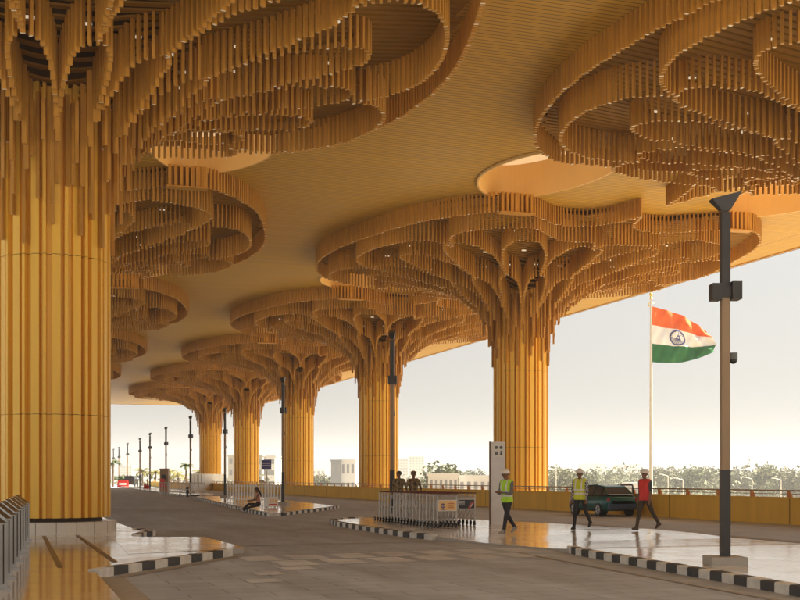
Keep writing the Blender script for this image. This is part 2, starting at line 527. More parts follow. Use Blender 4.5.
spl([(RX0, RY0), (RX1, RY0), (RX1, RY1), (RX0, RY1)])
ocu_list = []
for k in range(-1, 5):
    for X, sg in ((XR, -1), (XR, 1), (XL, 1), (XL, -1)):
        cy = Y0 + DS * (k + 0.5)
        pts = [(X + sg * p.y, cy + p.x) for p in OCS]
        ocu_list.append(pts)
        spl(pts)
cob = bpy.data.objects.new('tmp', cu); COL.objects.link(cob)
bpy.context.view_layer.update()
dg = bpy.context.evaluated_depsgraph_get()
me = bpy.data.meshes.new_from_object(cob.evaluated_get(dg))
bpy.data.objects.remove(cob)
me.materials.clear(); me.materials.append(M['ceil'])
link('ceiling', me, roof, (0, 0, ZC))
m = MB()
m.box(((RX0 + RX1) / 2, (RY0 + RY1) / 2, ZC + 1.75), (RX1 - RX0 - 0.3, RY1 - RY0 - 0.3, 0.2), M['fascia'])
m.build('roof_deck', roof)
m = MB()
for a, b in (((RX1, RY0), (RX1, RY1)), ((RX0, RY0), (RX0, RY1))):
    m.box((a[0] + (0.08 if a[0] > 0 else -.08), (a[1] + b[1]) / 2, ZC + 0.85), (0.14, RY1 - RY0, 1.8), M['fascia'])
    m.box((a[0] + (0.17 if a[0] > 0 else -.17), (a[1] + b[1]) / 2, ZC + 0.02), (0.05, RY1 - RY0, 0.16), M['joint'])
for y in (RY0, RY1):
    m.box(((RX0 + RX1) / 2, y, ZC + 0.85), (RX1 - RX0, 0.14, 1.8), M['fascia'])
m.build('fascia', roof)
for pts in ocu_list:
    m = MB()
    n = len(pts)
    cx = sum(p[0] for p in pts) / n; cy = sum(p[1] for p in pts) / n
    vs = []
    for z, k in ((ZC - 0.10, 0.985), (ZC - 0.10, 1.015), (ZC + 0.001, 1.015), (ZC + 1.5, 1.0)):
        vs += [(cx + (p[0] - cx) * k, cy + (p[1] - cy) * k, z) for p in pts]
    fs = []
    for r0, r1 in ((0, 1), (1, 2)):
        for i in range(n):
            j = (i + 1) % n
            fs.append((r0 * n + i, r0 * n + j, r1 * n + j, r1 * n + i))
    for i in range(n):
        j = (i + 1) % n
        fs.append((i, 3 * n + i, 3 * n + j, j))
    m.add(vs, fs, M['ocu'])
    oo = m.build('oculus', roof)
    m = MB()
    m.add([(x, y, ZC + 1.48) for x, y, z in vs[3 * n:]], [tuple(range(n))], M['ocu_glow'])
    m.build('glow_cap', oo)  # added glowing cap that lights the recess, real source unseen

# ------------------------------------------------------------------ tree columns
RC = 1.5
half = [(-13.55, 0), (-11.3, 0.9), (-10.7, 2.7), (-12.2, 4.9), (-12.4, 6.9), (-9.6, 9.2), (-5.9, 10.5), (-1.5, 11.4), (2.8, 11.3), (6.5, 10.1), (8.7, 8.2), (8.9, 6.2), (8.9, 3.9), (8.8, 1.9), (10.8, 0.7), (13.55, 0)]


def dens(pts, n=8):
    out = []
    L = len(pts)
    for i in range(L - 1):
        p1, p2 = Vector(pts[i]), Vector(pts[i + 1])
        p0 = Vector(pts[i - 1]) if i > 0 else Vector((pts[1][0], -pts[1][1])) * 0 + p1 - (p2 - p1)
        p3 = Vector(pts[i + 2]) if i + 2 < L else p2 + (p2 - p1)
        for j in range(n):
            t = j / n
            out.append(0.5 * ((2 * p1) + (p2 - p0) * t + (2 * p0 - 5 * p1 + 4 * p2 - p3) * t * t + (3 * p1 - p0 - 3 * p2 + p3) * t ** 3))
    out.append(Vector(pts[-1]))
    return out


hp = dens(half, 8)
OUT = [Vector((p.y, p.x)) for p in hp] + [Vector((-p.y, p.x)) for p in hp[-2:0:-1]]   # local (x = across, y = along)


def rout(phi):
    d = Vector((math.cos(phi), math.sin(phi)))
    best = 0
    for a, b in zip(OUT, OUT[1:] + OUT[:1]):
        e = b - a
        den = d.x * e.y - d.y * e.x
        if abs(den) < 1e-9: continue
        t = (a.x * e.y - a.y * e.x) / den
        u = (a.x * d.y - a.y * d.x) / den
        if t > 0 and -1e-6 <= u <= 1 + 1e-6:
            best = max(best, t)
    return best


ROUT = [rout(2 * pi * i / 720) for i in range(720)]


def ro(phi):
    x = (phi / (2 * pi) * 720) % 720
    i = int(x); f = x - i
    return ROUT[i % 720] * (1 - f) + ROUT[(i + 1) % 720] * f


# a softened outline for the inner rings
RSM = []
for i in range(720):
    RSM.append(sum(ROUT[(i + k) % 720] for k in range(-40, 41, 5)) / 17)


def rs(phi):
    return RSM[int(phi / (2 * pi) * 720) % 720]


SOF = [(1.4, 12.0), (2, 12.45), (3, 13.0), (4, 13.5), (5, 13.7), (7, 13.97), (9, 14.2), (11, 14.40), (14, 14.5)]
LEN = [(1.4, 1.7), (2.0, 1.55), (3, 1.55), (4, 1.3), (5, 1.12), (7, 0.92), (14, 0.8)]


def lerp(tab, x):
    if x <= tab[0][0]: return tab[0][1]
    for (a, va), (b, vb) in zip(tab, tab[1:]):
        if x <= b:
            return va + (vb - va) * (x - a) / (b - a)
    return tab[-1][1]


def zs(r): return lerp(SOF, r)


def warp(r, phi):
    k = max(0, min(1, (r - 3.5) / 7.0))
    s = min(rs(phi), ro(phi) + 0.6) / 11.9
    return r * (1 + (s - 1) * k)


def inset(phi, d):
    return ro(phi) - d


def curtain(pts, ztop, lens, closed=False, sp=0.205, tw=0.074, td=0.125, led=7, seed=0, jit=0.03):
    """tubes hung side by side along a plan curve"""
    rr = random.Random(seed)
    m = MB()
    P = pts + ([pts[0]] if closed else [])
    acc = 0.0
    cnt = 0
    nxt = sp * 0.5
    for a, b in zip(P, P[1:]):
        l = (b - a).length
        if l < 1e-6: continue
        d = (b - a) / l
        n = Vector((-d.y, d.x))
        while nxt <= acc + l:
            c = a + d * (nxt - acc)
            if c.length < 2.5 and cnt % 2:
                cnt += 1; nxt += sp
                continue
            zt = ztop(c); zb = zt - lens(c) + rr.uniform(-jit, jit)
            if c.length < 2.9: zb -= (0.0, 0.9, 0.35, 1.3)[(cnt // 2) % 4] * (2.9 - c.length) / 1.2
            h1 = d * tw / 2; h2 = n * td / 2
            q = [c - h1 - h2, c + h1 - h2, c + h1 + h2, c - h1 + h2]
            o = len(m.v)
            vs = [(p.x, p.y, zt) for p in q] + [(p.x, p.y, zb) for p in q]
            m.add(vs, [(0, 1, 5, 4), (1, 2, 6, 5), (2, 3, 7, 6), (3, 0, 4, 7)], M['tube'])
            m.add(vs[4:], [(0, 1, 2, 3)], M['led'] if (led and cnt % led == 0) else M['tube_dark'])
            cnt += 1
            nxt += sp
        acc += l
    return m


def inside(x, y):
    return math.hypot(x, y) < ro(math.atan2(y, x)) - 0.15


def make_column():
    root = thing('tree_column', 'x', 'column', (0, 0, 0), 0, 'golden tree columns carrying the roof')
    # fluted shaft
    prof = []
    nper = 17
    for i in range(nper):
        a0 = 2 * pi * i / nper
        pa = 2 * pi / nper
        for f, r in ((0.0, 1.36), (0.13, 1.36), (0.145, 1.57), (0.29, 1.57), (0.305, 1.40), (0.55, 1.40), (0.57, 1.53), (0.96, 1.53), (0.99, 1.36)):
            prof.append((a0 + pa * f, r))
    n = len(prof)
    m = MB()
    for z0, z1 in ((0.56, 3.368), (3.382, 7.69), (7.704, 12.6)):
        vs = [(r * math.cos(a), r * math.sin(a), z) for z in (z0, z1) for a, r in prof]
        m.add(vs, [(i, (i + 1) % n, n + (i + 1) % n, n + i) for i in range(n)], M['shaft'])
    m.build('shaft', root)
    m = MB()
    m.tube((0, 0, 0.40), (0, 0, 12.6), 1.33, 1.33, M['joint'], 32)
    m.build('shaft_core', root)
    m = MB()
    nn = 20
    for i in range(nn):
        a0 = 2 * pi * i / nn + 0.004; a1 = 2 * pi * (i + 1) / nn - 0.004
        vs = []
        for a in (a0, (a0 + a1) / 2, a1):
            for r, z in ((1.72, 0.1), (1.72, 0.43), (1.70, 0.45), (1.2, 0.45)):
                vs.append((r * math.cos(a), r * math.sin(a), z))
        fs = []
        for s in range(2):
            for k in range(3):
                fs.append((s * 4 + k, s * 4 + 4 + k, s * 4 + 5 + k, s * 4 + 1 + k))
        m.add(vs, fs, M['granite_w'])
    m.tube((0, 0, 0), (0, 0, 0.40), 1.71, 1.71, M['joint'], 40)
    m.build('plinth', root)
    # soffit slats, stepping up with the funnel
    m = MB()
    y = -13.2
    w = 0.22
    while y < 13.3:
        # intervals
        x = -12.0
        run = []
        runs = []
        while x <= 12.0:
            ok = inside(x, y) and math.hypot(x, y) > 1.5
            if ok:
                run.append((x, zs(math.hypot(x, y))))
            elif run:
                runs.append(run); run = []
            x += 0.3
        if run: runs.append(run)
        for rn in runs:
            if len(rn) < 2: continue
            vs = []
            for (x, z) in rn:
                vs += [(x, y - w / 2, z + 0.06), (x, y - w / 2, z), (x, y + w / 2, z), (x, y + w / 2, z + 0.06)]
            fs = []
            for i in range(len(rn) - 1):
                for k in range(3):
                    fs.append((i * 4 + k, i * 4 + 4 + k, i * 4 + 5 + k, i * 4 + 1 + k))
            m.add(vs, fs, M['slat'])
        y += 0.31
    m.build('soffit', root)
    m = MB()
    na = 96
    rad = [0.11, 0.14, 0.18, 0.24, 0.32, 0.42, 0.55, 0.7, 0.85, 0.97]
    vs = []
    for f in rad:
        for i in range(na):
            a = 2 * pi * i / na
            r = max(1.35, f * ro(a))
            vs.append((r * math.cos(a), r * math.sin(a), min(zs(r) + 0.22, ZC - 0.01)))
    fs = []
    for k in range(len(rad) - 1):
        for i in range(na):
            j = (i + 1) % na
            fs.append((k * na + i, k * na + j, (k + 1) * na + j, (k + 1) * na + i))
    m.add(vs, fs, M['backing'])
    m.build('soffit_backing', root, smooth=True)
    # outline fringe and the second band inside it
    m = curtain(OUT, lambda c: ZC - 0.002, lambda c: 0.88, True, 0.205, seed=1, led=7)
    m.build('fringe', root)
    # bright connector boxes at the ends, one each side of the oculi
    for sx in (-1, 1):
        m = MB()
        for i in range(7):
            m.box((sx * 5.85 + (i - 3) * 0.24, -12.55, ZC - 0.42), (0.12, 0.16, 0.84), M['tube'])
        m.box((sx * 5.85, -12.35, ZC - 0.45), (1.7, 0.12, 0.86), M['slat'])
        m.box((sx * 5.85, -12.45, ZC - 0.90), (1.7, 0.5, 0.06), M['tube'])
        m.build('connector_box', root)
    # petal curtains, ring after ring like the scales of a cone
    NP = 16
    D = 2 * pi / NP
    rings = [(1.68, 4.6, 0.5, NP, 1), (4.6, 8.9, 0.0, NP, 1)]
    sd = 10
    for r0, r1, off, npet, span in rings:
        for i in range(npet):
            c = (i + off) * D
            pts = []
            for k in range(41):
                u = -1 + 2 * k / 40
                ph = c + u * D / 2 * 0.985
                q = (1 - abs(u) ** 2.3) ** (1 / 1.75)
                r = r0 + (r1 - r0) * q
                r = warp(r, ph)
                r = min(r, inset(ph, 0.5))
                pts.append(Vector((r * math.cos(ph), r * math.sin(ph))))
            sd += 1
            jit = 0.05
            m = curtain(pts, lambda c: zs(c.length) + 0.02, lambda c: lerp(LEN, c.length), False, 0.205, seed=sd, led=0 if r1 < 3.5 else 8, jit=jit)
            m.build('petal_curtain', root)
    # eight wide outer petals
    for i in range(8):
        c = (2 * i + 1) * D
        pts = []
        for k in range(61):
            u = -1 + 2 * k / 60
            ph = c + u * D * 0.99
            r0 = warp(8.9, ph)
            r1 = min(ro(ph), rs(ph) + .3) - 0.75
            r = r0 + (max(r1, r0 + .3) - r0) * (1 - abs(u) ** 2.3) ** (1 / 1.8)
            r = min(r, inset(ph, 0.6))
            pts.append(Vector((r * math.cos(ph), r * math.sin(ph))))
        sd += 1
        m = curtain(pts, lambda c: zs(c.length), lambda c: 1.05, False, 0.205, seed=sd, led=8)
        m.build('petal_curtain', root)
    # long neck tubes round the top of the shaft
    m = MB()
    rr = random.Random(5)
    for ring_, (rk, nk, zb0, zt) in enumerate(((1.62, 27, 8.0, 12.0), (1.86, 22, 8.9, 11.7), (2.15, 16, 10.0, 11.7))):
        for i in range(nk):
            a = 2 * pi * (i + 0.3 * ring_) / nk
            zb = zb0 + (0.0, 1.1, 0.45, 1.6, 0.2, 0.8)[i % 6] * (1 - .15 * ring_) + rr.uniform(-.08, .08)
            ca, sa = math.cos(a), math.sin(a)
            m.box((rk * ca, rk * sa, (zb + zt) / 2), (0.10, 0.095, zt - zb), M['tube'], rz=a)
            m.box((rk * ca, rk * sa, zb - .004), (0.10, 0.095, .008), M['tube_dark'], rz=a)
    m.build('neck_tubes', root)
    # downlights set in the soffit
    lm = MB()
    lm.box((0, 0, -0.02), (0.22, 0.10, 0.05), M['lamp'])
    lme = lm.mesh('downlight')
    for i in range(NP):
        for rr_, da in ((5.2, 0.0), (8.0, -0.2), (3.6, 0.5)):
            a = (i + da) * D
            r = warp(rr_, a)
            link('downlight', lme, root, (r * math.cos(a), r * math.sin(a), zs(r) - 0.03))
    return root


col0 = make_column()
ck = kids(col0)
lab = {
    (0, 0): 'colossal golden fluted column filling the left edge on a white stone plinth',
    (0, 1): 'petalled roof capital hanging right beside the colossal left column, its shaft hidden',
    (0, 2): 'second petalled capital receding behind the big left column',
    (0, 3): 'third smaller petalled capital receding behind the big left column',
    (0, 4): 'fourth small petalled capital deep behind the big left column',
    (0, 5): 'farthest tiny petalled capital beside the big left column',
    (1, 0): 'enormous petalled capital overhead at upper right with its shaft out of frame',
    (1, 1): 'golden fluted tree column behind the tall totem sign, nearest whole one',
    (1, 2): 'golden tree column behind the lamp post at the trolley rows',
    (1, 3): 'golden tree column right of the blue square sign',
    (1, 4): 'golden tree column left of the blue square sign',
    (1, 5): 'smallest golden tree column standing behind the white hoarding',
}
first = True
for row, X in ((0, XL), (1, XR)):
    for k in range(6):
        loc = (X, Y0 + DS * k, 0)
        if first:
            col0.location = loc; col0['label'] = lab[(0, 0)]; first = False
        else:
            sc1 = (1, 1.12, 1) if row and k == 0 else None
            if row and k == 0: loc = (X, 31.0, 0)
            dup(col0, loc, 0, lab[(row, k)], scale=sc1, skip=(('downlight',) if k > 2 else ()) + (('plinth',) if row else ()), tree=ck)

# ------------------------------------------------------------------ parapet with railing
PX = 26.25
par = thing('parapet', 'long ochre parapet wall with a bronze handrail along the right carriageway', 'parapet', (PX, 0, 0))
m = MB(); PY0, PY1 = 4.0, 235.0
m.box((0.14, (PY0 + PY1) / 2, 0.455), (0.28, PY1 - PY0, 0.95), M['parapet'])
m.box((0.14, (PY0 + PY1) / 2, 0.946), (0.34, PY1 - PY0, 0.035), M['parapet'])
for k in range(58):
    m.box((-.003, PY0 + 3.2 + k * 4.0, .46), (.006, .03, .92), M['joint'])
m.build('wall', par)
m = MB()
m.box((0.14, (PY0 + PY1) / 2, 1.20), (0.10, PY1 - PY0, 0.055), M['bronze'])
m.box((0.14, (PY0 + PY1) / 2, 1.08), (0.025, PY1 - PY0, 0.025), M['bronze'])
m.build('handrail', par)
bm = MB()
bm.add([(-.03, -.16, .96), (.03, -.16, .96), (.03, .10, .96), (-.03, .10, .96), (-.03, -.02, 1.18), (.03, -.02, 1.18), (.03, .12, 1.18), (-.03, .12, 1.18)],
       [(3, 2, 1, 0), (4, 5, 6, 7), (0, 1, 5, 4), (1, 2, 6, 5), (2, 3, 7, 6), (3, 0, 4, 7)], M['orange'])
bme = bm.mesh('rail_bracket')
y = 20.0
cnt = 0
while y < 232 and cnt < 96:
    link('rail_bracket', bme, par, (0.14, y, 0)); cnt += 1
    y += 2.2

# ------------------------------------------------------------------ lamp posts
def make_post():
    r = thing('lamp_post', 'x', 'lamp post', (0, 0, 0), 0, 'slim dark lamp posts along the median')
    m = MB(); m.box((0, 0, 0.09), (0.62, 0.62, 0.18), M['conc']); m.build('base_block', r)
    m = MB()
    m.box((0, 0, 0.95), (0.155, 0.155, 1.6), M['post_dark']); m.build('lower_sleeve', r)
    m = MB()
    m.box((0, 0, 3.35), (0.14, 0.14, 3.3), M['post_tan']); m.build('shaft', r)
    m = MB()
    m.box((0, 0, 5.68), (0.15, 0.15, 1.5), M['post_dark']); m.build('upper_shaft', r)
    m = MB()
    m.box((-0.17, 0.0, 4.98), (0.16, 0.26, 0.30), M['post_dark']); m.box((0.17, -0.02, 5.0), (0.17, 0.30, 0.32), M['post_dark']); m.box((0, 0, 4.98), (0.24, 0.22, 0.2), M['post_dark'])
    m.build('floodlight', r)
    m = MB()   # wedge shaped head
    a = [(-.30, -.13, 6.50), (.30, -.13, 6.50), (.30, .13, 6.50), (-.30, .13, 6.50)]
    m.add([(-.26, -.12, 6.66), (.27, -.12, 6.80), (.27, .12, 6.80), (-.26, .12, 6.66), (-.075, -.075, 6.46), (.075, -.075, 6.46), (.075, .075, 6.46), (-.075, .075, 6.46)],
          [(0, 1, 2, 3), (7, 6, 5, 4), (0, 4, 5, 1), (1, 5, 6, 2), (2, 6, 7, 3), (3, 7, 4, 0)], M['post_dark'])
    m.build('lamp_head', r)
    m = MB()
    m.tube((0.06, 0, 3.82), (0.15, -0.02, 3.82), 0.03, 0.03, M['steel_dull'], 8); m.tube((.14, -.02, 3.88), (.14, -.02, 3.76), .075, .075, M['grey'], 12); m.ell((.14, -.02, 3.76), (.075, .075, .085), M['blackplastic'], 12, 6)
    m.build('camera_dome', r)
    return r


P_LAB = ['tall dark lamp post nearest the camera on a pale stone block at right',
         'dark lamp post standing at the luggage trolley rows', 'dark lamp post at the pointed end of the fenced median, right of the seated woman',
         'dark lamp post beside the white fence left of the seated woman', 'lamp post by the crowd barriers, just left of the white hoarding',
         'lamp post between the red chairs and the crowd barriers', 'lamp post with the red traffic cones at its foot',
         'lamp post just right of the red barrier on the far road', 'lamp post rising beside the far red planter barrier', 'thin lamp post behind the dark palm at far left',
         'very thin distant lamp post, last but one toward the big column', 'farthest thin lamp post beside the edge of the big column']
P_POS = [(G(725, 572), 195), (G(392, 521.5), 331), (G(283, 507), 377), (G(225, 499), 408), (at(190.5, 125), 416), (at(166, 152), 427), (at(150, 178), 433), (at(140, 200), 438), (at(127.5, 236), 443), (at(119, 268), 447), (at(113.5, 300), 449), (at(107.5, 335), 452)]
post = make_post(); pk = kids(post)
for i, ((p, ytop), lb) in enumerate(zip(P_POS, P_LAB)):
    z = p.y * CT + p.x * ST
    base = 0.1 if i < 4 else 0.0
    hgt = EYE + (HZ - ytop) * z / F - base
    sc = (1, 1, hgt / 6.75) if i < 4 else (1.0 + 0.05 * i, 1.0 + 0.05 * i, hgt / 6.75)
    loc = (p.x, p.y, base)
    if i == 0:
        post.location = loc; post.rotation_euler = (0, 0, -0.30); post.scale = sc; post['label'] = lb
    else:
        dup(post, loc, 1.15, lb, scale=sc, tree=pk)

# ------------------------------------------------------------------ luggage trolleys
def make_trolley(ad, ink):
    r = thing('luggage_trolley', 'x', 'luggage trolley', (0, 0, 0), 0, 'luggage trolleys nested in two rows on the median')
    m = MB()
    for s in (-1, 1):
        m.path([(s * .31, 0.02, 0.22), (s * .31, 0.0, 0.98), (s * .30, 0.05, 1.03)], 0.022, M['steel_dull'])
        m.path([(s * .31, 0.0, 0.22), (s * .24, 0.85, 0.24)], 0.02, M['steel_dull'])
        m.path([(s * .31, 0.03, 0.62), (s * .285, 0.30, 0.235)], 0.014, M['steel_dull'])
        m.path([(s * .31, 0.0, 0.22), (s * .31, -.02, 0.13)], 0.016, M['steel_dull'])
    for y in (0.05, 0.25, 0.45, 0.65, 0.85):
        w = 0.31 - 0.07 * y / 0.85
        m.path([(-w, y, 0.235), (w, y, 0.235)], 0.012, M['steel_dull'])
    m.path([(-.31, 0, .92), (.31, 0, .92)], .014, M['steel_dull'])
    m.path([(-.31, 0, .52), (.31, 0, .52)], .014, M['steel_dull'])
    m.build('frame', r)
    m = MB(); m.path([(-.33, -.05, 1.05), (.33, -.05, 1.05)], .017, M['maroon'], 8); m.build('handle', r)
    m = MB()
    for z in (0.82, 0.88, 0.94):
        m.path([(-.28, .02, z), (-.24, .2, z), (.24, .2, z), (.28, .02, z)], .008, M['steel_dull'], 5)
    for x in (-.2, -.1, 0, .1, .2):
        m.path([(x, .2, .80), (x, .2, .95)], .006, M['steel_dull'], 5)
    m.build('basket', r)
    m = MB(); m.box((0, -0.03, 0.69), (0.56, 0.02, 0.30), M['white']); m.build('board', r)
    wm = MB()
    wm.tube((-.02, 0, 0.075), (.02, 0, 0.075), .075, .075, M['rubber'], 14); wm.tube((-.024, 0, 0.075), (.024, 0, 0.075), .03, .03, M['steel_dull'], 8); wm.box((0, 0, .13), (.012, .05, .12), M['steel_dull'])
    wme = wm.mesh('wheel')
    for p in ((-.29, 0.0, 0), (.29, 0.0, 0), (-.22, .82, 0), (.22, .82, 0)):
        link('wheel', wme, r, p)
    return r


def ad_board(root, kind):
    b = [c for c in kids(root) if c.name.startswith('board')][0]
    m = MB()
    m.box((0, -0.03, 0.69), (0.60, 0.024, 0.34), M['white'])
    if kind == 'yellow':
        m.box((0, -0.045, 0.69), (0.55, 0.008, 0.29), M['yellowad'])
        y = -0.051
        m.tube((-.15, y + .003, 0.68), (-.15, y - .002, 0.68), .075, .075, M['ink_blue'], 18)
        m.tube((-.15, y, 0.68), (-.15, y - .004, 0.68), .045, .045, M['yellowad'], 16)
        m.box((-.15, y - .004, .685), (.03, .004, .09), M['ink_blue']); m.box((-.15, y - .004, .56), (.13, .004, .016), M['ink_blue'])
        for i, (w, c) in enumerate(((.20, 'ink_red'), (.17, 'ink_red'), (.22, 'ink_red'))):
            for k in range(int(w / .028)):
                m.box((.03 + k * .028, y, .75 - i * .06), (.018, .004, .030 + .008 * (k * 7 % 3 - 1)), M[c])
    else:
        m.box((0, -0.045, 0.69), (0.55, 0.008, 0.29), M['darkad'])
        y = -0.051
        m.add([(.04, y, .56), (.14, y, .56), (.26, y, .72), (.25, y, .80), (.14, y, .72)], [(0, 1, 2, 3, 4)], M['ink_red'])
        m.add([(.10, y - .002, .60), (.16, y - .002, .60), (.24, y - .002, .70), (.20, y - .002, .71)], [(0, 1, 2, 3)], M['palewrap'])
        for i in range(3):
            for k in range(6):
                m.box((-.24 + k * .032, y, .78 - i * .055), (.022, .004, .026), M['white'])
    b.data = m.mesh('board')
    b.name = 'board'


tro = make_trolley(None, None); tk = kids(tro)
row1 = (G(447, 528.0, H), G(380, 520.5, H), 19)
row2 = (G(466, 525.5, H), None, 16)
dirv = (row1[1] - row1[0]); L1 = dirv.length; dirv.normalize()
rzt = math.atan2(-dirv.x, dirv.y)
ords = ['', 'second', 'third', 'fourth', 'fifth', 'sixth', 'seventh', 'eighth', 'ninth', 'tenth', 'eleventh', 'twelfth', 'thirteenth', 'fourteenth', 'fifteenth', 'sixteenth', 'seventeenth', 'eighteenth', 'nineteenth']
firstT = True
for rowi, (p0, n) in enumerate(((row1[0], 19), (row2[0], 17))):
    rn = 'front' if rowi == 0 else 'rear'
    for i in range(n):
        p = p0 + dirv * (i * (L1 - 0.9) / 18)
        if i == 0:
            lb = 'luggage trolley at the open end of the front row, yellow board with a blue emblem' if rowi == 0 else 'luggage trolley at the open end of the rear row, black board with red picture'
        else:
            lb = 'luggage trolley nested %s from the open end of the %s row' % (ords[i], rn)
        if i == 0 and rowi == 0:
            tro.location = p; tro.rotation_euler = (0, 0, rzt); tro['label'] = lb
            first_t = tro
        else:
            t = dup(tro, p, rzt, lb, tree=tk, skip=('board',) if i else ())
            if i == 0: first_t2 = t
ad_board(first_t, 'yellow')
ad_board(first_t2, 'dark')

# ------------------------------------------------------------------ totem sign
p = G(498, 524.5, H)
r = thing('totem_sign', 'tall grey totem sign with a white pictogram panel, behind the walker in lime vest', 'sign', p, -0.38)
m = MB(); m.box((0, 0, 1.36), (0.46, 0.17, 2.72), M['totem']); m.build('body', r)
m = MB(); m.box((-0.262, 0.0, 1.36), (0.06, 0.19, 2.73), M['totem_side']); m.build('edge', r)
m = MB()
m.box((0.02, -.092, 2.44), (0.40, 0.014, 0.46), M['white'])
for x, z in ((-.06, 2.53), (.10, 2.53)):
    m.tube((x, -.099, z), (x, -.104, z), .055, .055, M['grey'], 12)
m.box((-.06, -.102, 2.34), (.10, .006, .12), M['grey']); m.box((.10, -.102, 2.35), (.05, .006, .15), M['grey'])
m.add([(.05, -.105, 2.30), (.15, -.105, 2.30), (.10, -.105, 2.40)], [(0, 1, 2)], M['grey'])
m.build('pictogram_panel', r)
m = MB()
for i in range(5):
    for k in range(7 - i % 3):
        m.box((-.15 + k * .042, -.088, 1.30 - i * .12), (.03, .006, .028), M['white'])
m.build('lettering', r)

# ------------------------------------------------------------------ steel entry fins at the left
fin = thing('steel_fin', 'x', 'gate fin', (0, 0, 0), 0, 'slanted steel fins of the entry gate')
m = MB()
t_, l_, h_ = 0.055, 0.42, 1.06
vs = [(-t_, -l_ / 2, 0), (t_, -l_ / 2, 0), (t_, l_ / 2, 0), (-t_, l_ / 2, 0), (-t_, -l_ / 2, h_ - .14), (t_, -l_ / 2, h_ - .14), (t_, l_ / 2, h_ + .05), (-t_, l_ / 2, h_ + .05)]
m.add(vs, [(3, 2, 1, 0), (4, 5, 6, 7), (0, 1, 5, 4), (1, 2, 6, 5), (2, 3, 7, 6), (3, 0, 4, 7)], M['steel'])
m.build('blade', fin)
m = MB(); m.box((0, 0, .02), (.2, .5, .04), M['steel']); m.build('foot_plate', fin)
m = MB(); m.box((0, -l_ / 2 - .004, .50), (.014, .006, .8), M['joint']); m.build('seam', fin)
fk = kids(fin)
fl = ['farthest', 'second farthest', 'third farthest', 'middle', 'fourth nearest', 'third nearest', 'second nearest', 'nearest']
fa = Vector((0.33, 30.2, H)); fb = Vector((-0.18, 17.0, H))
for i in range(8):
    f = i / 7
    p = fa + (fb - fa) * f
    lb = '%s steel fin in the slanted gate row left of the big column' % fl[i]
    if i == 0:
        fin.location = p; fin.rotation_euler = (0, 0, 0.62); fin['label'] = lb
    else:
        dup(fin, p, 0.62, lb, tree=fk)

# ------------------------------------------------------------------ people
def V(*a): return Vector(a)


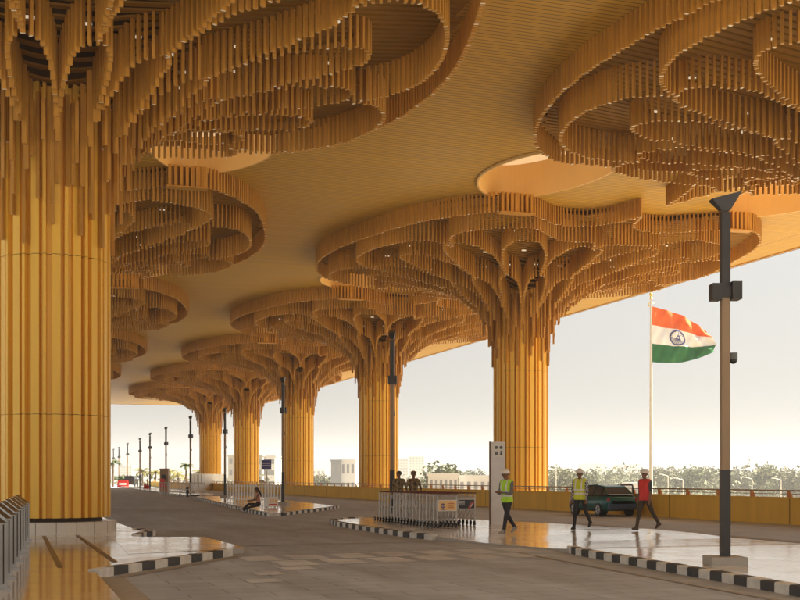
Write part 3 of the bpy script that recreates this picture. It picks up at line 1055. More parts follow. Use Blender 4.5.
def body_prims(pose):
    """list of (a, b, ra, rb, material) tapered capsules in local space (forward = +Y)"""
    pr = []
    mt = pose['mats']
    hipz = pose.get('hipz', 0.92)
    lean = pose.get('lean', 0.0)
    hip = V(0, 0, hipz)
    up = V(0, math.sin(lean), math.cos(lean))
    chest = hip + up * 0.36
    sh = hip + up * 0.49
    neck = hip + up * 0.57
    head = neck + V(0, 0.025 + pose.get('look', 0) * 0.03, 0.125)
    # torso: a wide, flat trunk made of side-by-side tapered rods
    for s in (-1, 1):
        pr.append((hip + V(s * .065, 0, -.02), hip + V(s * .06, 0.0, .16), .105, .092, mt['leg'] if False else 'hipmix'))
        pr.append((hip + V(s * .06, 0, .10), chest + V(s * .075, 0.01, 0), .095, .110, mt['top']))
        pr.append((chest + V(s * .07, 0.01, 0), sh + V(s * .115, 0, -.01), .108, .070, mt['top']))
    pr.append((sh + V(-.15, 0, 0), sh + V(.15, 0, 0), .062, .062, mt['top']))
    pr.append((sh, neck + V(0, .01, .03), .065, .055, 'skin'))
    # head: skull, jaw, nose, ears
    hd = Matrix.Rotation(pose.get('turn', 0), 3, 'Z') @ Matrix.Rotation(-pose.get('nod', 0), 3, 'X')

    def h(x, y, z): return head + hd @ V(x, y, z)
    pr.append((h(0, -.012, .035), h(0, .012, .03), .092, .088, 'skin'))
    pr.append((h(0, .01, -.02), h(0, .045, -.075), .075, .045, 'skin'))
    pr.append((h(0, .095, .01), h(0, .115, -.022), .012, .017, 'skin'))
    for s in (-1, 1):
        pr.append((h(s * .088, -.005, .015), h(s * .09, -.008, -.015), .018, .014, 'skin'))
    pr.append((h(-.018, .082, -.058), h(.018, .082, -.058), .011, .011, 'skin'))
    pose['_head'] = (head, hd)
    # legs
    lows = []
    for s, key in ((-1, 'legL'), (1, 'legR')):
        a, b, out, pitch = pose[key]
        hj = hip + V(s * .092, 0, -.03)
        a = R(a); b = R(b); o = R(out)
        kn = hj + V(s * math.sin(o) * .43, math.sin(a) * .43, -math.cos(a) * .43 * math.cos(o))
        an = kn + V(s * math.sin(o) * .2, math.sin(a - b) * .41, -math.cos(a - b) * .41)
        pr.append((hj, kn, .092, .062, mt['leg']))
        pr.append((kn, an, .064, .048, mt['leg']))
        ph = R(pitch)
        fw = V(0, math.cos(ph), math.sin(ph)); fu = V(0, -math.sin(ph), math.cos(ph))
        heel = an + fw * -.045 - fu * .055
        toe = an + fw * .165 - fu * .062
        pr.append((an, heel, .045, .036, mt['shoe']))
        pr.append((heel, toe, .036, .033, mt['shoe']))
        pr.append((an + fw * .03, toe - fw * .03, .045, .036, mt['shoe']))
        lows += [heel.z - .036, toe.z - .033]
    # arms
    hands = []
    for s, key in ((-1, 'armL'), (1, 'armR')):
        e, w = pose[key]
        sj = sh + V(s * .195, 0, -.02)
        el = sj + V(s * e[0], e[1], e[2]).normalized() * .29
        wr = el + V(s * w[0], w[1], w[2]).normalized() * .25
        pr.append((sj, el, .058, .043, mt['sleeve']))
        pr.append((el, el + (wr - el) * .45, .043, .038, mt['sleeve'] if mt.get('long', True) else 'skin'))
        pr.append((el + (wr - el) * .45, wr, .038, .028, mt['sleeve'] if mt.get('long', True) else 'skin'))
        d = (wr - el).normalized()
        side = d.cross(V(0, 0, 1) if abs(d.z) < .8 else V(0, 1, 0)).normalized()
        palm = wr + d * .085
        pr.append((wr + d * .015, palm, .028, .032, 'skin'))
        hands.append((palm, d, side, s))
    return pr, hands, min(lows)


def sdf(P, a, b, ra, rb):
    a = np.array(a); b = np.array(b)
    ab = b - a
    t = np.clip(((P - a) @ ab) / max(1e-9, ab @ ab), 0, 1)
    c = a + t[:, None] * ab
    return np.linalg.norm(P - c, axis=1) - (ra + (rb - ra) * t)


def remeshed(prims, name, vox, grow=0.0, n=12):
    m = MB()
    for a, b, ra, rb, _ in prims:
        ra += grow; rb += grow
        m.tube(a, b, ra, rb, M['skin'], n)
        m.ell(a, (ra, ra, ra), M['skin'], n, 8)
        m.ell(b, (rb, rb, rb), M['skin'], n, 8)
    me = m.mesh('tmp')
    o = bpy.data.objects.new('tmp', me); COL.objects.link(o)
    md = o.modifiers.new('r', 'REMESH'); md.mode = 'VOXEL'; md.voxel_size = vox
    sm = o.modifiers.new('s', 'SMOOTH'); sm.factor = 0.5; sm.iterations = 4
    bpy.context.view_layer.update()
    d = bpy.context.evaluated_depsgraph_get()
    out = bpy.data.meshes.new_from_object(o.evaluated_get(d))
    bpy.data.objects.remove(o)
    out.name = name
    out.materials.clear()
    return out


def paint(me, prims, matname):
    n = len(me.polygons)
    c = np.empty(n * 3); me.polygons.foreach_get('center', c); c = c.reshape(n, 3)
    best = np.full(n, 1e9); idx = np.zeros(n, int)
    names = []
    for a, b, ra, rb, mt in prims:
        if mt not in names: names.append(mt)
        d = sdf(c, a, b, ra, rb)
        k = d < best
        best[k] = d[k]; idx[k] = names.index(mt)
    for nm in names:
        me.materials.append(M[matname.get(nm, nm)])
    me.polygons.foreach_set('material_index', idx.astype(np.int32))
    me.polygons.foreach_set('use_smooth', np.ones(n, bool))
    return c


def person(label, loc, heading, pose, hat=None, vest=None, hair=True, longhair=False, group=None):
    prims, hands, low = body_prims(pose)
    off = V(0, 0, -low + pose.get('lift', 0))
    root = thing('person', label, 'person', loc, math.atan2(-heading[0], heading[1]), group)
    mp = {'hipmix': pose['mats']['leg']}
    me = remeshed(prims, 'body', 0.013)
    paint(me, prims, mp)
    # fingers, thumb and eyes joined to the same mesh as extra islands rooted inside the palm and head
    ex = MB()
    for palm, d, side, s in hands:
        nrm = d.cross(side).normalized()
        for i, (ln, sp) in enumerate(((.060, -.027), (.070, -.009), (.066, .009), (.050, .026))):
            a = palm + side * sp - d * .01
            k = a + d * ln * .6 + nrm * .006
            t = k + (d * .8 + nrm * .75 * (1 if s > 0 else -1)).normalized() * ln * .5
            ex.tube(a, k, .0105, .0095, M['skin'], 6); ex.tube(k, t, .0095, .008, M['skin'], 6)
        a = palm - d * .05 + side * -.024
        k = a + (d * .6 - side * .8).normalized() * .036
        ex.tube(a, k, .012, .0105, M['skin'], 6); ex.tube(k, k + d * .028, .0105, .009, M['skin'], 6)
    head, hd = pose['_head']
    for s in (-1, 1):
        c = head + hd @ V(s * .034, .088, .018)
        ex.ell(c, (.013, .010, .008), M['eye'], 8, 5)
        c = head + hd @ V(s * .034, .092, .040)
        ex.ell(c, (.022, .008, .006), M['hair'], 8, 5)
    e = ex.mesh('ex')
    bm = bmesh.new(); bm.from_mesh(me)
    base = len(me.materials)
    nf = len(bm.faces)
    bm.from_mesh(e)
    bm.faces.ensure_lookup_table()
    for f in bm.faces[nf:]:
        f.material_index += base
    bm.to_mesh(me); bm.free()
    for mt in e.materials: me.materials.append(mt)
    for v in me.vertices: v.co += off
    link('body', me, root)

    def fin_(mesh, name, smooth=True):
        for v in mesh.vertices: v.co += off
        if smooth: mesh.polygons.foreach_set('use_smooth', [True] * len(mesh.polygons))
        return link(name, mesh, root)
    if hair and not hat == 'helmet':
        m = MB(); c = head + hd @ V(0, -.018, .048)
        m.ell(c, (.101, .104, .098), M['hair'], 16, 8)
        if longhair:
            for x in (-.06, -.03, 0, .03, .06):
                m.tube(head + hd @ V(x, -.06, .05), head + hd @ V(x * 1.3, -.12, -.20), .055, .03, M['hair'], 8)
                m.tube(head + hd @ V(x * 1.3, -.12, -.20), head + hd @ V(x, -.13, -.38), .035, .012, M['hair'], 8)
        fin_(m.mesh('hair'), 'hair')
    if hat == 'helmet':
        m = MB(); c = head + hd @ V(0, -.006, .050)
        m.ell(c, (.125, .142, .115), M['helmet'], 20, 8, half=True)
        m.ell(c + hd @ V(0, .03, 0.0), (.132, .165, .012), M['helmet'], 20, 4)
        m.box(c + V(0, 0, .113), (.03, .2, .012), M['helmet'])
        fin_(m.mesh('helmet'), 'helmet')
        m = MB(); m.ell(head + hd @ V(0, -.03, .01), (.094, .08, .06), M['hair'], 14, 6)
        fin_(m.mesh('hair'), 'hair')
    if hat == 'cap':
        m = MB(); c = head + hd @ V(0, -.01, .065)
        m.ell(c, (.108, .118, .085), M['camo'], 16, 7, half=True)
        m.ell(c + hd @ V(0, .12, 0), (.075, .085, .010), M['camo'], 12, 4)
        fin_(m.mesh('cap'), 'cap')
    if vest:
        vp = [p for p in prims if p[4] in (pose['mats']['top'],) and (p[0] - p[1]).length < .45][:6]
        vp = [p for p in prims[:8] if p[4] != 'skin']
        vm = remeshed(vp, 'vest', 0.014, 0.018)
        n = len(vm.polygons)
        vm.materials.append(M[vest]); vm.materials.append(M['reflect'] if vest != 'redvest' else M['redvest'])
        hz = pose.get('hipz', .92)
        ids = []
        for f in vm.polygons:
            z = f.center.z - hz
            x = f.center.x
            ids.append(1 if (0.10 < z < 0.145 or 0.21 < z < 0.25 or (z > 0.25 and abs(abs(x) - .095) < .022)) else 0)
        vm.polygons.foreach_set('material_index', ids)
        bm = bmesh.new(); bm.from_mesh(vm)
        bmesh.ops.delete(bm, geom=[f for f in bm.faces if f.calc_center_median().z < hz - .06], context='FACES')
        bm.to_mesh(vm); bm.free()
        fin_(vm, 'vest')
    return root


LEFT = V(-CT, ST, 0); TOCAM = V(-ST, -CT, 0)
HANG = ((.10, -.02, -1), (.05, .12, -1))
person('person in lime hi-vis vest and white helmet looking down at his hands while walking', G(507, 534.2, H), (LEFT * .75 + TOCAM * .65),
       dict(mats=dict(top='grey', leg='navy', sleeve='grey', shoe='shoe_l', long=True), legL=(20, 6, 2, 6), legR=(-20, 22, 2, -28), armL=((.10, .15, -1), (-.55, 1, .12)), armR=((.10, .15, -1), (-.55, 1, .15)), nod=0.45, lean=0.03, look=0.6), 'helmet', 'hivis')
person('person in yellow hi-vis vest over a checked shirt striding beside the car', G(580, 530.0, H), (LEFT * .55 + TOCAM * .85),
       dict(mats=dict(top='check', leg='navy', sleeve='check', shoe='navy', long=True), legL=(-24, 20, 3, -30), legR=(12, 4, 3, 4), armL=((.20, .18, -1), (.02, .35, -1)), armR=((.24, -.22, -1), (.10, .10, -1)), turn=0.5), 'helmet', 'hivis_y')
person('person in red vest and helmet with wide stride on the bright paving', G(645, 530.5, H), (LEFT * .8 + TOCAM * .6),
       dict(mats=dict(top='slate', leg='brown', sleeve='slate', shoe='shoe', long=False), legL=(-27, 12, 3, -26), legR=(17, 4, 3, 8), armL=((.18, .12, -1), (.05, .3, -1)), armR=((.22, -.2, -1), (.12, .12, -1)), turn=0.1), 'helmet', 'redvest')
person('bareheaded soldier in camouflage standing behind the trolley rows', at(399, 44.0, H), (LEFT * .3 + TOCAM),
       dict(mats=dict(top='camo', leg='camo', sleeve='camo', shoe='shoe', long=True), legL=(4, 3, 4, 0), legR=(-4, 3, 4, 0), armL=((.35, .05, -1), (.3, .35, -1)), armR=HANG, hipz=0.96, turn=-.4), None, None)
person('capped soldier in camouflage with a hand raised to his face', at(413.5, 44.0, H), (-LEFT * .1 + TOCAM),
       dict(mats=dict(top='camo', leg='camo', sleeve='camo', shoe='shoe', long=True), legL=(3, 3, 4, 0), legR=(-3, 3, 4, 0), armL=((.3, .05, -1), (-.25, .35, -1)), armR=((.3, .55, -.75), (-.75, .25, .75)), hipz=0.98, turn=.3), 'cap', None)
sp = G(258.5, 512.0)
person('long haired woman seated on the median kerb with legs stretched out', (sp.x, sp.y, 0.01), (LEFT * 1.0 + TOCAM * .35),
       dict(mats=dict(top='peach', leg='navy', sleeve='skin', shoe='palewrap', long=False), legL=(76, 6, 8, 60), legR=(95, 45, 8, 35), armL=((.1, .45, -1), (-.2, 1, -.2)), armR=((.1, .40, -1), (-.2, 1, -.1)), hipz=0.30, nod=.3, lean=0.12, lift=0.0), None, None, True, True)

# ------------------------------------------------------------------ parked car (seen from behind, a rear door open)
def make_car(label, loc, rz, paint_m, group=None, door_open=True):
    r = thing('parked_car', label, 'car', loc, rz, group)
    # stations along the length (y: rear -2.1 .. front 2.1): bottom z, belt z, half width
    st = [(-2.14, .50, .74, .62), (-2.11, .40, .86, .74), (-2.02, .32, .93, .83), (-1.7, .26, .97, .885), (-.9, .24, .98, .905), (0, .24, .96, .905), (.8, .24, .95, .90), (1.35, .26, .92, .885), (1.8, .30, .84, .83), (2.08, .40, .70, .68)]
    m = MB()
    vs = []
    for y, zb, zt, w in st:
        prof = [(-w * .86, zb), (-w, zb + .14), (-w * 1.0, (zb + zt) / 2 + .04), (-w * .965, zt - .05), (-w * .88, zt), (w * .88, zt), (w * .965, zt - .05), (w, (zb + zt) / 2 + .04), (w, zb + .14), (w * .86, zb)]
        vs += [(x, y, z) for x, z in prof]
    n = 10
    fs = []
    for s in range(len(st) - 1):
        for k in range(n):
            fs.append((s * n + k, s * n + (k + 1) % n, (s + 1) * n + (k + 1) % n, (s + 1) * n + k))
    fs += [tuple(range(n)), tuple(range(len(st) * n - 1, (len(st) - 1) * n - 1, -1))]
    m.add(vs, fs, paint_m)
    body = m.build('body', r, smooth=True)
    # glasshouse
    m = MB()
    gl = [(-1.92, 1.00, .70), (-1.30, 1.38, .56), (-.6, 1.46, .58), (.30, 1.42, .57), (1.15, .96, .72)]
    base = [(-1.98, .985, .80), (-1.5, .985, .84), (-.6, .97, .86), (.4, .955, .86), (1.2, .93, .80)]
    vs = []
    for (y, z, w), (yb, zb, wb) in zip(gl, base):
        vs += [(-wb, yb, zb), (-w, y, z), (w, y, z), (wb, yb, zb)]
    fs = []
    for s in range(4):
        for k in range(3):
            fs.append((s * 4 + k, s * 4 + k + 1, s * 4 + 5 + k, s * 4 + 4 + k))
    m.add(vs, fs, M['glassdark'])
    m.build('glass', r)
    m = MB()
    for s in (-1, 1):
        for i in range(4):
            a = gl[i]; b = gl[i + 1]
            m.path([(s * (a[2] + .005), a[0], a[1] + .005), (s * (b[2] + .005), b[0], b[1] + .005)], .035, paint_m, 6)
        for i in (1, 2, 3):
            m.path([(s * (gl[i][2] + .008), gl[i][0], gl[i][1]), (s * (base[i][2] + .008), base[i][0], base[i][1])], .032, M['blackplastic'], 6)
    for y0_, y1_, z0_, z1_ in ((-1.34, -.6, 1.40, 1.48), (-.6, .32, 1.48, 1.44)):
        m.add([(-.57, y0_, z0_), (.57, y0_, z0_), (.57, y1_, z1_), (-.57, y1_, z1_), (-.57, y0_, z0_ - .05), (.57, y0_, z0_ - .05), (.57, y1_, z1_ - .05), (-.57, y1_, z1_ - .05)],
              [(0, 1, 2, 3), (7, 6, 5, 4), (0, 4, 5, 1), (1, 5, 6, 2), (2, 6, 7, 3), (3, 7, 4, 0)], paint_m)
    m.build('roof', r)
    m = MB(); m.tube((0, -1.5, 1.52), (0, -1.56, 1.66), .012, .006, M['blackplastic'], 6); m.build('aerial', r)
    m = MB(); m.box((0, -2.10, .47), (1.56, .14, .26), M['carblue']); m.box((0, -2.15, .36), (1.3, .08, .08), M['blackplastic']); m.build('rear_bumper', r)
    m = MB(); m.box((0, 2.05, .46), (1.5, .14, .24), M['blackplastic']); m.build('front_bumper', r)
    for s in (-1, 1):
        m = MB(); m.box((s * .68, -2.06, .80), (.26, .10, .15), M['tail'], rz=s * -.18); m.build('tail_light', r)
        m = MB(); m.box((s * .66, 2.0, .70), (.28, .12, .12), M['headl'], rz=s * .3); m.build('headlight', r)
        m = MB(); m.box((s * .99, .72, .99), (.16, .08, .11), paint_m); m.build('wing_mirror', r)
    m = MB(); m.box((0, -2.085, .72), (.46, .03, .11), M['plate']); m.build('number_plate', r)
    m = MB(); m.box((0, -1.93, 1.03), (1.3, .10, .03), M['headl']); m.build('tailgate_trim', r)
    for s in (-1, 1):
        for y in (-1.30, 1.32):
            w = MB(); w.tube((s * .70, y, .32), (s * .92, y, .32), .32, .32, M['rubber'], 24); wo = w.build('wheel', r)
            w = MB(); w.tube((s * .915, y, .32), (s * .928, y, .32), .21, .21, M['rim'], 18)
            for k in range(5):
                a = 2 * pi * k / 5
                w.box((s * .93, y + .11 * math.cos(a), .32 + .11 * math.sin(a)), (.012, .04, .17), M['blackplastic'], rx=a + pi / 2)
            w.build('rim', wo)
    if door_open:
        m = MB()
        hx, hy = .90, .25
        d = Vector((math.cos(-0.25), math.sin(-0.25), 0)) * .95
        o = Vector((hx, hy, 0))
        th = Vector((0, .05, 0))
        q = [o + V(0, 0, .32), o + d + V(0, 0, .36), o + d + V(0, 0, .95), o + V(0, 0, .95)]
        m.add([*q, *[p + th for p in q]], [(0, 1, 2, 3), (7, 6, 5, 4), (0, 4, 5, 1), (1, 5, 6, 2), (2, 6, 7, 3), (3, 7, 4, 0)], paint_m)
        for a, b in ((o + V(0, .02, .95), o + d * .25 + V(0, .02, 1.46)), (o + d * .25 + V(0, .02, 1.46), o + d * .95 + V(0, .02, 1.46)), (o + d * .95 + V(0, .02, 1.46), o + d + V(0, .02, .95))):
            m.tube(a, b, .04, .04, M['blackplastic'], 6)
        dr = m.build('door', r)
        m = MB(); q = [o + V(0, .02, .95), o + d + V(0, .02, .95), o + d * .95 + V(0, .02, 1.46), o + d * .25 + V(0, .02, 1.46)]
        m.add(q, [(0, 1, 2, 3)], GLASS)
        m.build('window', dr)
    return r


GLASS, nt, b = new_mat('clear_glass')
b.inputs['Base Color'].default_value = (0.75, 0.8, 0.8, 1)
b.inputs['Roughness'].default_value = 0.03
b.inputs['Alpha'].default_value = 0.35
make_car('dark teal car parked against the ochre parapet with a door open', (24.75, 46.3, 0), 0.0, M['carpaint']).scale = (.87, .87, .92)
p = at(255, 150)
make_car('white car on the far carriageway left of the blue sign', (p.x, p.y, 0), 0.2, M['white'], door_open=False)

# ------------------------------------------------------------------ white fence and things on the fenced median
fa = G(228, 501.5, H); fb = G(281, 503.0, H)
d = fb - fa; L = d.length; d.normalize()
r = thing('picket_fence', 'white metal picket fence on the median behind the seated woman', 'fence', fa, math.atan2(d.y, d.x))
m = MB()
for z in (.18, 1.02):
    m.box((L / 2, 0, z), (L, .04, .05), M['white'])
m.build('rails', r)
nb = 19
pm = MB(); pm.box((0, 0, .60), (.11, .03, 1.12), M['white']); pme = pm.mesh('picket')
for i in range(nb):
    link('picket', pme, r, (L * i / (nb - 1), -.03, 0))
p = G(271, 507.5, H)
r = thing('vendor_crate', 'yellow and white crate trolley at the end of the white fence', 'crate', p, 0.3); r.scale = (.8, .8, .8)
m = MB(); m.box((0, 0, .36), (.78, .5, .62), M['white']); m.build('box', r)
m = MB()
for x in (-.2, 0.02, .22):
    m.box((x, -.255, .42), (.15, .012, .22), M['yellowad'])
m.box((0, -.256, .2), (.6, .012, .09), M['red'])
m.build('printed_panel', r)
for x in (-.32, .32):
    m = MB(); m.tube((x - .02, 0, .05), (x + .02, 0, .05), .05, .05, M['rubber'], 10); m.build('wheel', r)

# blue sign on a white post
p = at(266.5, 118)
r = thing('road_sign', 'square blue sign with white lettering on a white post', 'sign', p, -0.3)
m = MB(); m.box((0, 0, 1.25), (.16, .12, 2.5), M['white']); m.build('post', r)
m = MB(); m.box((0, -.09, 3.0), (.98, .06, .95), M['sign_blue']); m.build('panel', r)
m = MB()
for i in range(2):
    for k in range(5):
        m.box((-.30 + k * .15, -.125, 3.12 - i * .22), (.09, .01, .10), M['white'])
m.build('lettering', r)

# ------------------------------------------------------------------ far barriers, red things, bikes
def barrier(label, p, rz, w=2.2):
    r = thing('crowd_barrier', label, 'barrier', p, rz, 'steel crowd barriers on the far median')
    m = MB(); m.path([(-w / 2, 0, .08), (-w / 2, 0, 1.1), (w / 2, 0, 1.1), (w / 2, 0, .08)], .035, M['steel_dull']); m.path([(-w / 2, 0, .22), (w / 2, 0, .22)], .025, M['steel_dull'])
    m.build('frame', r)
    m = MB()
    for i in range(1, 14):
        x = -w / 2 + w * i / 14
        m.tube((x, 0, .22), (x, 0, 1.1), .016, .016, M['white'], 6)
    m.build('bars', r)
    for s in (-1, 1):
        m = MB(); m.box((s * w * .42, 0, .03), (.06, .5, .06), M['steel_dull']); m.build('foot', r)
    return r


for x, z, lb in ((171, 112, 'left crowd barrier of three beside the tan chairs'), (181, 108, 'middle crowd barrier of three on the far median'), (192, 104, 'right crowd barrier at the foot of a lamp post')):
    barrier(lb, at(x, z, H), -.32)


def bike(label, p, rz):
    r = thing('motorcycle', label, 'motorcycle', p, rz)
    for y in (-.62, .62):
        m = MB(); m.tube((-.06, y, .31), (.06, y, .31), .31, .31, M['rubber'], 16); m.build('wheel', r)
    m = MB(); m.path([(0, -.62, .31), (0, -.1, .72), (0, .4, .8), (0, .62, .31)], .045, M['blackplastic']); m.ell((0, .18, .78), (.15, .26, .14), M['carblue'], 10, 6); m.box((0, 0, .42), (.24, .4, .3), M['blackplastic']); m.build('frame', r)
    m = MB(); m.box((0, -.35, .82), (.24, .62, .1), M['blackplastic']); m.build('seat', r)
    m = MB(); m.path([(-.35, .38, 1.05), (0, .48, 1.0), (.35, .38, 1.05)], .02, M['steel_dull']); m.build('handlebar', r)


bike('dark motorcycle parked beyond the barriers near the hoarding', at(187.5, 103, 0.0), -0.1)


def cone(label, p):
    r = thing('traffic_cone', label, 'traffic cone', p, 0, 'red traffic cones on the far road')
    m = MB(); m.box((0, 0, .04), (.7, .7, .08), M['red']); m.build('base', r)
    m = MB(); m.tube((0, 0, .08), (0, 0, .75), .30, .14, M['red'], 14); m.tube((0, 0, .75), (0, 0, 1.0), .14, .10, M['white'], 14); m.tube((0, 0, 1.0), (0, 0, 1.3), .10, .04, M['red'], 14); m.build('cone', r)


cone('red traffic cone left of the pair at the far lamp post', at(145.0, 172)); cone('red traffic cone right of the pair at the far lamp post', at(147.6, 172))
r = thing('chair', 'red plastic chair standing on the far median by a lamp post', 'chair', at(163.5, 140, H), 0.4)
m = MB(); m.box((0, 0, .52), (.62, .6, .07), M['red']); m.build('seat', r)
m = MB(); m.box((0, .30, 1.0), (.6, .07, .9), M['red']); m.build('backrest', r)
for x in (-.26, .26):
    for y in (-.25, .25):
        m = MB(); m.tube((x, y, 0), (x, y, .5), .035, .04, M['red'], 8); m.build('leg', r)
r = thing('booth', 'narrow tan booth standing behind the red chair', 'booth', at(164.5, 146, H), -.3)
m = MB(); m.box((0, 0, 1.3), (1.0, .8, 2.6), M['post_tan']); m.build('cabin', r)
m = MB(); m.box((0, -.41, 1.6), (.6, .03, .7), M['glassdark']); m.build('window', r)
m = MB(); m.box((0, 0, 2.65), (1.15, .95, .1), M['bronze']); m.build('roof', r)
r = thing('road_barrier', 'red and white water barrier in front of the dark palm planter', 'barrier', at(123, 215), -.3)
m = MB()
m.add([(-1.0, -.3, 0), (1.0, -.3, 0), (1.0, .3, 0), (-1.0, .3, 0), (-.9, -.12, 1.3), (.9, -.12, 1.3), (.9, .12, 1.3), (-.9, .12, 1.3)], [(3, 2, 1, 0), (4, 5, 6, 7), (0, 1, 5, 4), (1, 2, 6, 5), (2, 3, 7, 6), (3, 0, 4, 7)], M['red'])
m.build('body', r)
m = MB(); m.box((0, -.24, .55), (1.3, .06, .34), M['white']); m.build('stripe', r)
r = thing('box_truck', 'dark vehicle parked just right of the red water barrier', 'vehicle', at(131, 218), -.3)
m = MB(); m.box((0, 0, .95), (2.0, 4.0, 1.0), M['blackplastic']); m.box((0, -.3, 1.7), (1.8, 2.4, .7), M['glassdark']); m.build('body', r)
for x in (-.95, .95):
    for y in (-1.2, 1.2):
        m = MB(); m.tube((x - .1, y, .4), (x + .1, y, .4), .4, .4, M['rubber'], 14); m.build('wheel', r)

# ------------------------------------------------------------------ palms
def palm(label, p, h, crown, seed, leaf='palm', group='palms along the far road', nf=13):
    rr = random.Random(seed)
    r = thing('palm_tree', label, 'palm', p, rr.uniform(0, 6), group)
    m = MB()
    a = V(0, 0, -.3)
    for i in range(6):
        b = V(rr.uniform(-.06, .06), rr.uniform(-.06, .06), h * (i + 1) / 6)
        m.tube(a, b, .24 - .018 * i, .225 - .018 * i, M['bark'], 8); a = b
    m.build('trunk', r)
    m = MB()
    for k in range(nf):
        az = 2 * pi * k / nf + rr.uniform(-.25, .25); el = rr.uniform(.1, 1.15); ln = crown * rr.uniform(.8, 1.1)
        pts = []
        pos = V(0, 0, h); e = el
        for i in range(8):
            pts.append(pos.copy())
            pos = pos + V(math.cos(az) * math.cos(e), math.sin(az) * math.cos(e), math.sin(e)) * ln / 8
            e -= .24
        for i in range(7):
            m.tube(pts[i], pts[i + 1], .03, .025, M['bark'], 4, False)
            d = (pts[i + 1] - pts[i]).normalized(); sd = V(-math.sin(az), math.cos(az), 0)
            for j in range(4):
                c = pts[i] + (pts[i + 1] - pts[i]) * (j / 4)
                L = crown * .22 * (1 - abs((i + j / 4) / 7 - .4))
                for s in (-1, 1):
                    t = c + sd * s * L + d * L * .5 - V(0, 0, L * .45)
                    m.add([c, c + d * .10, t], [(0, 1, 2)], M[leaf])
    m.build('crown', r)


palm('dark palm standing in the planter behind the red water barrier', at(113, 222), 4.4, 2.2, 1)
palm('bushy dark palm low above the red water barrier', at(121, 226), 1.4, 2.4, 2)
palm('low dark palm right of the red water barrier', at(128, 228), 1.1, 2.0, 3)
palm('pale yellow palm left of the pair between the lamp posts', at(142.5, 240), 2.8, 2.6, 4, 'palm_y')
palm('pale yellow palm right of the pair between the lamp posts', at(155.5, 230), 2.6, 2.6, 5, 'palm_y')
palm('pale yellow palm behind the tan booth', at(170, 230), 2.6, 2.4, 6, 'palm_y')
palm('pale yellow palm above the crowd barriers', at(178, 225), 2.1, 2.6, 7, 'palm_y')
palm('grey green palm just left of the hoarding lamp post', at(186.3, 215), 3.8, 1.7, 8)
palm('pale palm showing over the white hoarding', at(199, 240), 2.8, 2.2, 9, 'palm_y')

# ------------------------------------------------------------------ hoarding and buildings
pa = at(190, 150); pb = at(225, 165)
d = pb - pa; L = d.length
r = thing('hoarding', 'white site hoarding with dark drip stains left of the first far column', 'hoarding', pa, math.atan2(d.y, d.x))
m = MB()
nbp = 5
for i in range(nbp):
    m.box((L * (i + .5) / nbp, 0, 1.05), (L / nbp - .04, .08, 2.3), M['hoard'])
m.build('panels', r)
m = MB()
for x, w, h in ((1.7, .16, 1.5), (2.9, .2, 1.0), (3.4, .12, 1.7), (4.4, .16, 1.3)):
    m.box((x, -.045, 2.15 - h / 2), (w, .012, h), M['stain'])
m.build('stain', r)


def building(label, x0, x1, ytop, z, mat, depth, storeys, bays, base=-8.0, win='farglass', band=False, name='building', cat='building'):
    a = at(x0, z); b = at(x1, z)
    d = b - a; w = d.length
    top = EYE + (HZ - ytop) * z / F
    r = thing(name, label, cat, (a.x, a.y, base), math.atan2(d.y, d.x))
    h = top - base
    m = MB(); m.box((w / 2, depth / 2, h / 2), (w, depth, h), M[mat]); m.build('wall', r)
    m = MB(); m.box((w / 2, depth / 2, h + .15), (w + .5, depth + .5, .4), M[mat]); m.build('roof', r)
    fh = h / storeys
    wm = MB()
    if band:
        wm.box((0, 0, 0), (w * .9, .06, fh * .45), M[win])
        wme = wm.mesh('window')
        for s in range(storeys):
            link('window', wme, r, (w / 2, -.03, fh * (s + .55)))
    else:
        wm.box((0, 0, 0), (w / bays * .5, .06, fh * .5), M[win])
        wme = wm.mesh('window')
        for s in range(storeys):
            for k in range(bays):
                link('window', wme, r, (w * (k + .5) / bays, -.03, fh * (s + .55)))
    return r


building('pale office building showing behind the column left of the blue sign', 228, 262, 456, 330, 'bld_cream', 20, 5, 6)
building('white building with horizontal window bands right of the blue sign', 258, 275, 456.5, 335, 'bld_white', 20, 5, 1, band=True)
building('grey block of the low building between two columns', 331, 341, 461, 300, 'bld_grey', 14, 3, 2)
building('white low building joined to the grey block, right side', 341, 355, 460.5, 302, 'bld_white', 14, 3, 3)
building('hazy pale tower block behind the soldiers, left one', 397, 408, 459, 760, 'bld_cream', 20, 12, 4)
building('hazy pale tower block behind the soldiers, taller right one', 409, 424, 457, 780, 'bld_cream', 20, 13, 5)
building('white site office between the soldiers and the totem, longer left half', 429, 458, 475.5, 170, 'bld_white', 6, 3, 6, name='site_office')
building('low white site shed left of the totem sign', 458.5, 493, 477.5, 172, 'bld_white', 6, 3, 5, name='site_shed')
building('hazy apartment block on the skyline left of the car', 582, 606, 464, 1150, 'bld_cream', 25, 10, 7)
building('hazy apartment block on the skyline above the car', 617, 641, 464.5, 1200, 'bld_cream', 25, 10, 7)
building('white shed roof seen between the car and the red vest walker', 634, 648, 484.5, 210, 'bld_white', 10, 2, 3, name='shed')
building('faint tall block far left between lamp posts', 120, 132, 466, 900, 'bld_cream', 20, 9, 4)
building('faint low block on the skyline behind the third far column', 303, 325, 470, 620, 'bld_white', 20, 5, 5)


